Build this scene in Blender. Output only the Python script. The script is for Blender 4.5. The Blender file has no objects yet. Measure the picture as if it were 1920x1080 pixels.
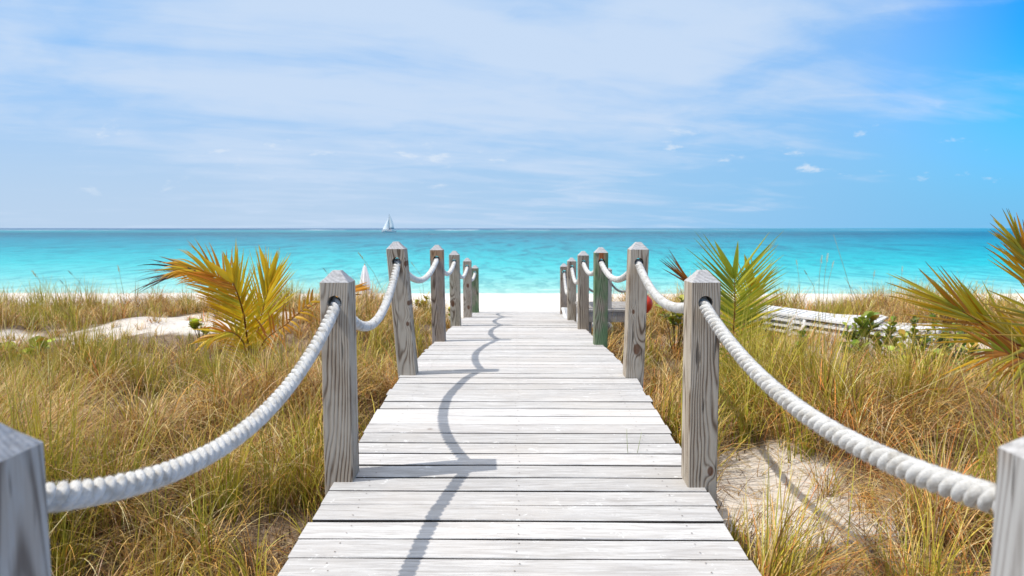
import bpy, math, random
import numpy as np
from mathutils import Vector, Matrix
R = math.radians
rng = np.random.default_rng(11)
random.seed(5)
SC = bpy.context.scene
COL = SC.collection

# ------------------------------------------------------------------ camera
CZ = 3.6
FPX = 1280.0                                   # focal length in pixels of a 1920 wide frame (24 mm)
cam_d = bpy.data.cameras.new('camera'); cam = bpy.data.objects.new('camera', cam_d); COL.objects.link(cam)
cam_d.sensor_width = 36; cam_d.lens = 24.0
cam_d.clip_start = 0.05; cam_d.clip_end = 60000
cam.location = (0, 0, CZ)
cam.rotation_euler = (R(90 - 5.0), 0, R(0.45))
cam_d.dof.use_dof = True; cam_d.dof.focus_distance = 4.2; cam_d.dof.aperture_fstop = 3.2
SC.camera = cam
CM = cam.rotation_euler.to_matrix()

# ------------------------------------------------------------------ light
SUN_TO = Vector((-0.725, -0.15, 1.0)).normalized()
sun_el = math.asin(SUN_TO.z); sun_rot = math.atan2(SUN_TO.x, SUN_TO.y) % (2 * math.pi)
sl = bpy.data.lights.new('sun', 'SUN'); sl.energy = 3.0; sl.angle = R(0.53); sl.color = (1.0, 0.95, 0.87)
so = bpy.data.objects.new('sun', sl); COL.objects.link(so); so.location = (-20, -8, 30)
so.rotation_euler = SUN_TO.to_track_quat('Z', 'Y').to_euler()
SC.view_settings.view_transform = 'Standard'; SC.view_settings.look = 'None'
EXPO = 0.5
SC.view_settings.exposure = EXPO; SC.view_settings.gamma = 1.0
SC.cycles.use_denoising = True
SC.cycles.max_bounces = 6; SC.cycles.diffuse_bounces = 3; SC.cycles.glossy_bounces = 2
SC.cycles.transmission_bounces = 3; SC.cycles.transparent_max_bounces = 6
SC.cycles.caustics_reflective = False; SC.cycles.caustics_refractive = False


class NT:
    """tiny helper for building node trees"""
    def __init__(s, tree):
        s.t = tree; s.n = tree.nodes; s.l = tree.links
    def add(s, typ, **kw):
        nd = s.n.new(typ)
        for k, v in kw.items(): setattr(nd, k, v)
        return nd
    def set(s, sock, v):
        if isinstance(v, bpy.types.NodeSocket): s.l.new(v, sock)
        elif v is not None:
            if isinstance(v, (tuple, list)) and sock.type == 'RGBA' and len(v) == 3: v = (*v, 1)
            sock.default_value = v
    def math(s, op, a, b=None, c=None, clamp=False):
        nd = s.add('ShaderNodeMath', operation=op, use_clamp=clamp)
        s.set(nd.inputs[0], a)
        if b is not None: s.set(nd.inputs[1], b)
        if c is not None: s.set(nd.inputs[2], c)
        return nd.outputs[0]
    def vmath(s, op, a, b=None):
        nd = s.add('ShaderNodeVectorMath', operation=op)
        s.set(nd.inputs[0], a)
        if b is not None: s.set(nd.inputs[1], b)
        return nd.outputs[0]
    def smooth(s, x, a, b, lo=0.0, hi=1.0):
        nd = s.add('ShaderNodeMapRange', interpolation_type='SMOOTHSTEP')
        s.set(nd.inputs[0], x); nd.inputs[1].default_value = a; nd.inputs[2].default_value = b
        nd.inputs[3].default_value = lo; nd.inputs[4].default_value = hi
        return nd.outputs[0]
    def lin(s, x, a, b, lo=0.0, hi=1.0):
        nd = s.add('ShaderNodeMapRange')
        s.set(nd.inputs[0], x); nd.inputs[1].default_value = a; nd.inputs[2].default_value = b
        nd.inputs[3].default_value = lo; nd.inputs[4].default_value = hi
        return nd.outputs[0]
    def mix(s, f, a, b, blend='MIX'):
        nd = s.add('ShaderNodeMix', data_type='RGBA', blend_type=blend)
        s.set(nd.inputs[0], f); s.set(nd.inputs[6], a); s.set(nd.inputs[7], b)
        return nd.outputs[2]
    def noise(s, vec, scale, detail=4, rough=0.55, dist=0.0):
        nd = s.add('ShaderNodeTexNoise')
        s.set(nd.inputs['Vector'], vec); nd.inputs['Scale'].default_value = scale
        nd.inputs['Detail'].default_value = detail; nd.inputs['Roughness'].default_value = rough
        nd.inputs['Distortion'].default_value = dist
        return nd.outputs['Fac']
    def xyz(s, v):
        nd = s.add('ShaderNodeSeparateXYZ'); s.set(nd.inputs[0], v); return nd.outputs
    def comb(s, x, y, z):
        nd = s.add('ShaderNodeCombineXYZ')
        for i, v in enumerate((x, y, z)): s.set(nd.inputs[i], v)
        return nd.outputs[0]
    def ramp(s, f, stops, interp='LINEAR'):
        nd = s.add('ShaderNodeValToRGB'); cr = nd.color_ramp; cr.interpolation = interp
        while len(cr.elements) < len(stops): cr.elements.new(0.5)
        for e, (p, c) in zip(cr.elements, stops):
            e.position = p; e.color = (*c, 1) if len(c) == 3 else c
        s.set(nd.inputs[0], f)
        return nd.outputs[0]
    def bump(s, h, strength, dist):
        nd = s.add('ShaderNodeBump'); s.set(nd.inputs['Height'], h)
        nd.inputs['Strength'].default_value = strength; nd.inputs['Distance'].default_value = dist
        return nd.outputs[0]


def srgb(r, g, b):
    f = lambda c: (c / 255 / 12.92) if c <= 10 else ((c / 255 + .055) / 1.055) ** 2.4
    return (f(r), f(g), f(b))

# ------------------------------------------------------------------ sky
W = bpy.data.worlds.new('World'); SC.world = W; W.use_nodes = True
W.node_tree.nodes.clear(); w = NT(W.node_tree)
sky = w.add('ShaderNodeTexSky', sky_type='NISHITA'); sky.sun_disc = False
sky.sun_elevation = sun_el; sky.sun_rotation = sun_rot
sky.altitude = 0; sky.air_density = 1.0; sky.dust_density = 0.6; sky.ozone_density = 3.0
SKY_S = 0.11
tc = w.add('ShaderNodeTexCoord')
D = tc.outputs['Generated']; dx, dy, dz = w.xyz(D)
zc = w.math('MAXIMUM', dz, 0.0)
den = w.math('ADD', zc, 0.10)
px_ = w.math('DIVIDE', dx, den); py_ = w.math('DIVIDE', dy, den)
P = w.comb(px_, py_, 0.0)
az = w.math('DIVIDE', dx, w.math('MAXIMUM', dy, 0.05))          # tangent of the bearing from the walkway axis
warp = w.noise(P, 0.9, 3, 0.5)
wv = w.comb(w.math('ADD', w.math('MULTIPLY', px_, 0.55), w.math('MULTIPLY', warp, 0.9)),
            w.math('ADD', w.math('MULTIPLY', py_, 0.8), w.math('MULTIPLY', warp, 0.7)), 3.7)
n1 = w.noise(wv, 1.4, 8, 0.54, 0.3)
streak = w.comb(w.math('ADD', w.math('MULTIPLY', px_, 0.5), w.math('MULTIPLY', py_, 0.3)),
                w.math('SUBTRACT', w.math('MULTIPLY', py_, 1.5), w.math('MULTIPLY', px_, 0.75)), 1.3)
n2 = w.noise(streak, 1.6, 8, 0.58, 0.6)
n4 = w.noise(w.comb(w.math('MULTIPLY', az, 5.0), w.math('MULTIPLY', dz, 9.0), 2.2), 1.0, 6, 0.55, 0.4)
bias = w.smooth(az, 0.05, 0.85, 0.115, -0.16)
bias = w.math('SUBTRACT', bias, w.smooth(az, -0.75, -0.35, 0.12, 0.0))
low = w.smooth(dz, 0.02, 0.20, -0.16, 0.05)
veil = w.math('ADD', w.math('ADD', w.math('MULTIPLY', n1, 0.65), w.math('ADD', w.math('MULTIPLY', n2, 0.38), w.math('MULTIPLY', n4, 0.17))), w.math('ADD', bias, low))
veil = w.smooth(veil, 0.47, 0.82)
# small puffs low over the sea
puffv = w.comb(w.math('MULTIPLY', az, 11.0), w.math('MULTIPLY', dz, 34.0), 8.1)
n3 = w.noise(puffv, 1.0, 5, 0.6, 0.2)
band = w.math('MULTIPLY', w.smooth(dz, 0.03, 0.06), w.smooth(dz, 0.11, 0.17, 1.0, 0.0))
puff = w.math('MULTIPLY', w.smooth(n3, 0.60, 0.72), band)
S_ = lambda c: tuple(v / SKY_S / (2 ** EXPO) for v in c)
skyc = w.mix(w.smooth(az, 0.1, 0.78, 0.35, 1.0), sky.outputs[0], w.mix(1.0, sky.outputs[0], (0.0, 0.80, 1.45), 'MULTIPLY'))
skyc = w.mix(w.smooth(az, 0.38, 0.80, 0.85, 0.0), skyc, S_(srgb(146, 196, 247)))
hz = w.smooth(dz, 0.0, 0.24, 1.0, 0.0)
hcol = w.mix(w.smooth(az, -0.4, 0.75), S_(srgb(190, 213, 238)), S_(srgb(126, 194, 240)))
skyc = w.mix(w.math('MULTIPLY', hz, 0.92), skyc, hcol)
cloudc = S_(srgb(206, 224, 247))
# unseen overhead veil, added thicker and brighter to fill the shadows
veil = w.math('MAXIMUM', veil, w.math('MULTIPLY', w.smooth(dz, 0.48, 0.75), w.smooth(n1, 0.25, 0.5, 0.55, 1.0)))
cloudc = w.mix(w.smooth(dz, 0.45, 0.75), cloudc, S_((1.25, 1.22, 1.18)))
skyc = w.mix(w.math('MULTIPLY', veil, 0.88), skyc, cloudc)
skyc = w.mix(w.math('MULTIPLY', puff, 0.75), skyc, S_(srgb(222, 234, 248)))
bg = w.add('ShaderNodeBackground'); bg.inputs['Strength'].default_value = SKY_S
w.l.new(skyc, bg.inputs['Color'])
wo = w.add('ShaderNodeOutputWorld'); w.l.new(bg.outputs[0], wo.inputs['Surface'])

# ------------------------------------------------------------------ helpers: places and meshes
def at(px, py, Y):
    """the point of the vertical plane y = Y that the pixel (of the 1920x1080 photograph) looks at"""
    d = CM @ Vector(((px - 960) / FPX, (540 - py) / FPX, -1.0))
    return Vector((0, 0, CZ)) + d * (Y / d.y)

def mesh(name, verts, faces, mats, parent=None, smooth=False, cols=None, midx=None, loc=None):
    me = bpy.data.meshes.new(name)
    me.from_pydata([tuple(map(float, v)) for v in verts], [], [tuple(map(int, f)) for f in faces])
    for m in (mats if isinstance(mats, (list, tuple)) else [mats]): me.materials.append(m)
    if smooth: me.polygons.foreach_set('use_smooth', [True] * len(me.polygons))
    if midx is not None: me.polygons.foreach_set('material_index', list(map(int, midx)))
    if cols is not None:
        a = me.color_attributes.new('Col', 'FLOAT_COLOR', 'POINT')
        c = np.ones((len(verts), 4), np.float32); c[:, :3] = np.asarray(cols, np.float32)
        a.data.foreach_set('color', c.ravel())
    me.update()
    o = bpy.data.objects.new(name, me); COL.objects.link(o)
    if parent: o.parent = parent
    if loc is not None: o.location = loc
    return o

def big_mesh(name, V, quads, mat, cols=None):
    """numpy fast path: V (n,3), quads (m,4)"""
    me = bpy.data.meshes.new(name)
    me.vertices.add(len(V)); me.vertices.foreach_set('co', np.ascontiguousarray(V, np.float32).ravel())
    m = len(quads)
    me.loops.add(m * 4); me.loops.foreach_set('vertex_index', np.ascontiguousarray(quads, np.int32).ravel())
    me.polygons.add(m); me.polygons.foreach_set('loop_start', np.arange(0, 4 * m, 4, dtype=np.int32))
    me.polygons.foreach_set('use_smooth', np.ones(m, bool))
    me.materials.append(mat)
    if cols is not None:
        a = me.color_attributes.new('Col', 'FLOAT_COLOR', 'POINT')
        c = np.ones((len(V), 4), np.float32); c[:, :3] = cols
        a.data.foreach_set('color', c.ravel())
    me.update(calc_edges=True); me.validate()
    o = bpy.data.objects.new(name, me); COL.objects.link(o)
    return o

def empty(name, loc):
    o = bpy.data.objects.new(name, None); COL.objects.link(o); o.location = loc; o.empty_display_size = 0.1
    return o

def tag(o, label=None, cat=None, group=None, kind=None):
    if label: o['label'] = label
    if cat: o['category'] = cat
    if group: o['group'] = group
    if kind: o['kind'] = kind
    return o

class MB:
    """collects shapes for one mesh"""
    def __init__(s): s.v = []; s.f = []; s.c = []
    def box(s, x0, x1, y0, y1, z0, z1, M=None):
        b = len(s.v)
        p = [(x, y, z) for z in (z0, z1) for y in (y0, y1) for x in (x0, x1)]
        if M is not None: p = [tuple(M @ Vector(q)) for q in p]
        s.v += p
        s.f += [tuple(b + i for i in q) for q in ((0, 2, 3, 1), (4, 5, 7, 6), (0, 1, 5, 4), (2, 6, 7, 3), (0, 4, 6, 2), (1, 3, 7, 5))]
        return s
    def tube(s, pts, rad, n=8, caps=True):
        pts = [Vector(p) for p in pts]; b = len(s.v)
        for i, p in enumerate(pts):
            t = (pts[min(i + 1, len(pts) - 1)] - pts[max(i - 1, 0)]).normalized()
            u = t.cross(Vector((0.13, 1, 0.07)))
            if u.length < 0.1: u = t.cross(Vector((1, 0, 0)))
            u.normalize(); v = t.cross(u)
            r = rad[i] if isinstance(rad, (list, tuple)) else rad
            for k in range(n):
                a = 2 * math.pi * k / n
                s.v.append(tuple(p + u * (r * math.cos(a)) + v * (r * math.sin(a))))
        for i in range(len(pts) - 1):
            for k in range(n):
                s.f.append((b + i * n + k, b + i * n + (k + 1) % n, b + (i + 1) * n + (k + 1) % n, b + (i + 1) * n + k))
        if caps:
            s.f.append(tuple(b + k for k in range(n))[::-1])
            s.f.append(tuple(b + (len(pts) - 1) * n + k for k in range(n)))
        return s
    def lathe(s, prof, n=16, M=None):
        b = len(s.v)
        for r, z in prof:
            for k in range(n):
                a = 2 * math.pi * k / n; q = Vector((r * math.cos(a), r * math.sin(a), z))
                s.v.append(tuple(M @ q if M is not None else q))
        for i in range(len(prof) - 1):
            for k in range(n):
                s.f.append((b + i * n + k, b + i * n + (k + 1) % n, b + (i + 1) * n + (k + 1) % n, b + (i + 1) * n + k))
        s.f.append(tuple(b + k for k in range(n))[::-1]); s.f.append(tuple(b + (len(prof) - 1) * n + k for k in range(n)))
        return s
    def build(s, name, mat, parent=None, smooth=False):
        return mesh(name, s.v, s.f, mat, parent, smooth)

def vnoise(x, y, s=1.0, seed=0):
    """cheap smooth value field in -1..1"""
    r = np.random.default_rng(seed); out = 0
    for k in range(5):
        a = r.uniform(0, 2 * np.pi); fq = s * r.uniform(0.6, 1.9); ph = r.uniform(0, 6.28)
        out = out + np.sin((np.cos(a) * x + np.sin(a) * y) * fq + ph + 0.8 * np.sin((np.sin(a) * x - np.cos(a) * y) * fq * 0.7 + ph * 1.7))
    return out / 3.2

# ------------------------------------------------------------------ materials
def new_mat(name):
    m = bpy.data.materials.new(name); m.use_nodes = True; m.node_tree.nodes.clear()
    t = NT(m.node_tree); out = t.add('ShaderNodeOutputMaterial'); b = t.add('ShaderNodeBsdfPrincipled')
    t.l.new(b.outputs[0], out.inputs['Surface'])
    return m, t, b, out

def plain(name, col, rough=0.6, spec=0.3, var=0.08, scale=6):
    m, t, b, o = new_mat(name)
    tc = t.add('ShaderNodeTexCoord')
    n = t.noise(tc.outputs['Object'], scale, 5)
    c2 = tuple(v * (1 - var * 2) for v in col)
    t.set(b.inputs['Base Color'], t.mix(t.smooth(n, 0.35, 0.65), c2, col))
    b.inputs['Roughness'].default_value = rough; b.inputs['Specular IOR Level'].default_value = spec
    return m

def wood_post(name, light, dark, seed, green=0.0, brown=0.0, knots=(), ringk=360.0, tone=1.0, stains=()):
    """sawn, sun bleached timber: growth rings cut by the faces, cracks, knots at local (x, z)"""
    m, t, b, o = new_mat(name)
    tc = t.add('ShaderNodeTexCoord'); ob = tc.outputs['Object']
    x, y, z = t.xyz(ob)
    sz = t.comb(t.math('ADD', x, seed * 1.7), t.math('ADD', y, seed * 0.9), t.math('MULTIPLY', z, 0.10))
    wob = t.noise(sz, 9.0, 3, 0.5)
    wob2 = t.noise(t.comb(t.math('ADD', x, seed * 0.3), y, t.math('MULTIPLY', z, 0.25)), 7.0, 2, 0.5)
    cx = (0.055 + 0.03 * math.sin(seed * 2.1)) * (1 if math.sin(seed * 5.3) > 0 else -1); cy = 0.05 + 0.03 * math.sin(seed * 1.3)
    X = t.math('ADD', t.math('SUBTRACT', x, cx), t.math('ADD', t.math('MULTIPLY', z, 0.03 * math.sin(seed * 3.3)), t.math('MULTIPLY', t.math('SUBTRACT', wob, 0.5), 0.018)))
    Y = t.math('ADD', t.math('SUBTRACT', y, cy), t.math('ADD', t.math('MULTIPLY', z, 0.035), t.math('MULTIPLY', t.math('SUBTRACT', wob2, 0.5), 0.05)))
    r = t.math('SQRT', t.math('ADD', t.math('MULTIPLY', X, X), t.math('MULTIPLY', Y, Y)))
    kfac = None
    for (kx, kz, kr) in knots:
        ddx = t.math('MULTIPLY', t.math('SUBTRACT', x, kx), 1.0 / kr); ddz = t.math('MULTIPLY', t.math('SUBTRACT', z, kz), 0.62 / kr)
        dd = t.math('ADD', t.math('MULTIPLY', ddx, ddx), t.math('MULTIPLY', ddz, ddz))
        g = t.math('EXPONENT', t.math('MULTIPLY', dd, -0.35))
        r = t.math('ADD', r, t.math('MULTIPLY', g, 0.015))
        core = t.smooth(t.math('ADD', dd, t.math('MULTIPLY', wob, 0.6)), 0.75, 1.5, 1.0, 0.0)
        kfac = core if kfac is None else t.math('MAXIMUM', kfac, core)
    ring = t.math('SINE', t.math('MULTIPLY', r, ringk * 2.0))
    ring = t.math('ADD', t.math('MULTIPLY', ring, 0.5), 0.5)
    ring = t.math('POWER', ring, 2.4)
    patch = t.noise(t.comb(t.math('ADD', x, seed * 3.1), y, t.math('MULTIPLY', z, 0.3)), 10.0, 4, 0.6)
    fine = t.noise(t.comb(t.math('MULTIPLY', x, 1.0), t.math('MULTIPLY', y, 1.0), t.math('MULTIPLY', z, 0.03)), 240.0, 3, 0.7)
    crack = t.noise(t.comb(t.math('ADD', x, seed), y, t.math('MULTIPLY', z, 0.05)), 75.0, 2, 0.5)
    f = t.math('MULTIPLY', ring, t.smooth(patch, 0.3, 0.6, 0.35, 1.0))
    f = t.math('ADD', f, t.math('MULTIPLY', t.math('SUBTRACT', fine, 0.5), 1.0), clamp=True)
    lt = tuple(v * tone for v in light); dk = tuple(v * tone for v in dark)
    c = t.mix(f, lt, dk)
    c = t.mix(t.math('MULTIPLY', t.smooth(patch, 0.46, 0.62), 0.34 + brown * 0.5), c, t.mix(f, (0.34 * tone, 0.26 * tone, 0.185 * tone), (0.085, 0.052, 0.034)))
    if green: c = t.mix(t.math('MULTIPLY', t.smooth(t.noise(t.comb(x, y, t.math('MULTIPLY', z, 0.4)), 8.0, 3), 0.25, 0.6), green), c, t.mix(f, (0.14, 0.215, 0.11), (0.045, 0.085, 0.04)))
    c = t.mix(t.math('MULTIPLY', t.smooth(crack, 0.64, 0.72), 0.75), c, (0.035, 0.026, 0.02))
    for (sx0, sx1, sz0, sz1, scol, sf) in stains:
        xw = t.math('ADD', x, t.math('MULTIPLY', t.math('SUBTRACT', wob, 0.5), 0.05)); e_ = 0.006
        mk = t.math('MULTIPLY', t.math('MULTIPLY', t.smooth(xw, sx0 - e_, sx0 + e_), t.smooth(xw, sx1 - e_, sx1 + e_, 1.0, 0.0)), t.math('MULTIPLY', t.smooth(z, sz0 - .02, sz0 + .02), t.smooth(z, sz1 - .01, sz1 + .01, 1.0, 0.0)))
        c = t.mix(t.math('MULTIPLY', mk, sf), c, t.mix(f, scol, tuple(q * .5 for q in scol)))
    if kfac is not None: c = t.mix(t.math('MULTIPLY', kfac, 0.85), c, (0.12, 0.05, 0.024))
    t.set(b.inputs['Base Color'], c)
    b.inputs['Roughness'].default_value = 0.85; b.inputs['Specular IOR Level'].default_value = 0.2
    h = t.math('SUBTRACT', t.math('MULTIPLY', fine, 0.4), t.math('ADD', t.math('MULTIPLY', ring, 0.35), t.smooth(crack, 0.62, 0.72)))
    t.set(b.inputs['Normal'], t.bump(h, 0.55, 0.004))
    return m

def end_grain():
    m, t, b, o = new_mat('weathered_end_grain')
    tc = t.add('ShaderNodeTexCoord'); x, y, z = t.xyz(tc.outputs['Object'])
    wob = t.noise(tc.outputs['Object'], 18, 3)
    X = t.math('SUBTRACT', x, 0.05); Y = t.math('SUBTRACT', y, 0.07)
    r = t.math('ADD', t.math('SQRT', t.math('ADD', t.math('MULTIPLY', X, X), t.math('MULTIPLY', Y, Y))), t.math('MULTIPLY', wob, 0.02))
    ring = t.math('ADD', t.math('MULTIPLY', t.math('SINE', t.math('MULTIPLY', r, 420.0)), 0.5), 0.5)
    n = t.noise(tc.outputs['Object'], 60, 4, 0.7)
    f = t.math('ADD', t.math('MULTIPLY', ring, 0.4), t.math('MULTIPLY', t.smooth(n, 0.4, 0.7), 0.5), clamp=True)
    t.set(b.inputs['Base Color'], t.mix(f, (0.50, 0.49, 0.49), (0.27, 0.26, 0.26)))
    b.inputs['Roughness'].default_value = 0.9; b.inputs['Specular IOR Level'].default_value = 0.15
    t.set(b.inputs['Normal'], t.bump(f, 0.5, -0.003))
    return m

def deck_mat():
    m, t, b, o = new_mat('bleached_deck_boards')
    at_ = t.add('ShaderNodeAttribute'); at_.attribute_name = 'Col'
    rr, gg, bb = t.xyz(at_.outputs['Vector'])               # three random numbers of the board
    geo = t.add('ShaderNodeNewGeometry'); x, y, z = t.xyz(geo.outputs['Position'])
    off = t.math('MULTIPLY', rr, 37.0)
    g1 = t.noise(t.comb(t.math('MULTIPLY', t.math('ADD', x, off), 0.9), t.math('MULTIPLY', y, 12.0), off), 3.2, 6, 0.65, 0.8)
    g2 = t.noise(t.comb(t.math('MULTIPLY', t.math('ADD', x, off), 3.0), t.math('MULTIPLY', y, 90.0), off), 2.2, 5, 0.75)
    blot = t.noise(t.comb(x, y, 0.0), 1.3, 4, 0.6)
    tone = t.math('ADD', 0.80, t.math('MULTIPLY', gg, 0.27))
    c = t.mix(t.smooth(g1, 0.33, 0.70), (0.66, 0.645, 0.63), (0.46, 0.44, 0.425))
    c = t.mix(t.math('MULTIPLY', t.smooth(g2, 0.50, 0.64), 0.70), c, (0.33, 0.30, 0.275))
    c = t.mix(t.math('MULTIPLY', t.smooth(blot, 0.42, 0.66), 0.45), c, (0.58, 0.535, 0.49))
    c = t.mix(t.math('MULTIPLY', t.smooth(bb, 0.70, 0.95), 0.5), c, (0.47, 0.43, 0.41))
    vo = t.add('ShaderNodeTexVoronoi'); vo.inputs['Scale'].default_value = 2.6
    t.set(vo.inputs['Vector'], t.comb(t.math('ADD', x, off), t.math('MULTIPLY', y, 1.0), off))
    k = t.smooth(t.math('ADD', vo.outputs['Distance'], t.math('MULTIPLY', g2, 0.05)), 0.045, 0.085, 1.0, 0.0)
    c = t.mix(t.math('MULTIPLY', k, 0.55), c, (0.20, 0.15, 0.12))
    # bird lime and salt specks
    sp = t.noise(t.comb(x, t.math('MULTIPLY', y, 1.6), 2.0), 13.0, 5, 0.75, 0.8)
    spm = t.math('MULTIPLY', t.smooth(sp, 0.60, 0.66), t.smooth(t.noise(t.comb(x, y, 5.0), 1.9, 2), 0.40, 0.55))
    c = t.mix(t.math('MULTIPLY', spm, 0.85), c, (0.86, 0.85, 0.83))
    mul = t.add('ShaderNodeVectorMath', operation='SCALE'); t.l.new(c, mul.inputs[0]); t.set(mul.inputs['Scale'], tone)
    t.set(b.inputs['Base Color'], mul.outputs[0])
    b.inputs['Roughness'].default_value = 0.75; b.inputs['Specular IOR Level'].default_value = 0.25
    t.set(b.inputs['Normal'], t.bump(t.math('ADD', t.math('MULTIPLY', g1, 0.6), g2), 0.45, 0.004))
    return m

def sand_mat():
    m, t, b, o = new_mat('coral_sand')
    geo = t.add('ShaderNodeNewGeometry'); p = geo.outputs['Position']; x, y, z = t.xyz(p)
    n1 = t.noise(p, 1.1, 5, 0.6); n2 = t.noise(p, 9.0, 4, 0.6); n3 = t.noise(p, 260.0, 2, 0.8)
    c = t.mix(t.smooth(n1, 0.3, 0.7), (0.86, 0.81, 0.745), (0.77, 0.71, 0.64))
    c = t.mix(t.math('MULTIPLY', t.smooth(n3, 0.35, 0.7), 0.25), c, (0.42, 0.36, 0.29))
    # dead leaves and stalks lying between the grass
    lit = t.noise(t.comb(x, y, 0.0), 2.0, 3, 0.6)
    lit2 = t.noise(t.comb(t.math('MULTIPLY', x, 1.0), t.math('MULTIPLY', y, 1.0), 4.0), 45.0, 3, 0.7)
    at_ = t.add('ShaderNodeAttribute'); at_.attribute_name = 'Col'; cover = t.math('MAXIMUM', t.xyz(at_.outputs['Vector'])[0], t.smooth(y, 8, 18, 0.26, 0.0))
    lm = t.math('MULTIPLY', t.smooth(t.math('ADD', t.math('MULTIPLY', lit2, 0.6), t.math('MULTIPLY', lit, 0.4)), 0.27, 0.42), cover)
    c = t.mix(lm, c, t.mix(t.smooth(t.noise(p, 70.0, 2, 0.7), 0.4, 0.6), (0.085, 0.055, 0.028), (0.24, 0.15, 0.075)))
    # wrack line of dry weed on the open beach
    wr = t.math('MULTIPLY', t.smooth(t.noise(t.comb(t.math('MULTIPLY', x, 0.5), t.math('MULTIPLY', y, 1.0), 3.0), 2.2, 5, 0.7), 0.60, 0.68),
                t.math('MULTIPLY', t.smooth(y, 23.0, 26.0), t.smooth(y, 29.0, 32.0, 1.0, 0.0)))
    c = t.mix(t.math('MULTIPLY', wr, 0.6), c, (0.34, 0.25, 0.16))
    wet = t.smooth(y, 35.2, 37.2)
    c = t.mix(t.math('MULTIPLY', wet, 0.45), c, (0.55, 0.52, 0.44))
    t.set(b.inputs['Base Color'], c); b.inputs['Roughness'].default_value = 0.95; b.inputs['Specular IOR Level'].default_value = 0.1
    t.set(b.inputs['Normal'], t.bump(t.math('ADD', t.math('ADD', n2, t.math('MULTIPLY', t.noise(p, 4.0, 3, 0.5), 1.6)), t.math('MULTIPLY', n3, 0.1)), 0.8, 0.045))
    return m

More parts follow.
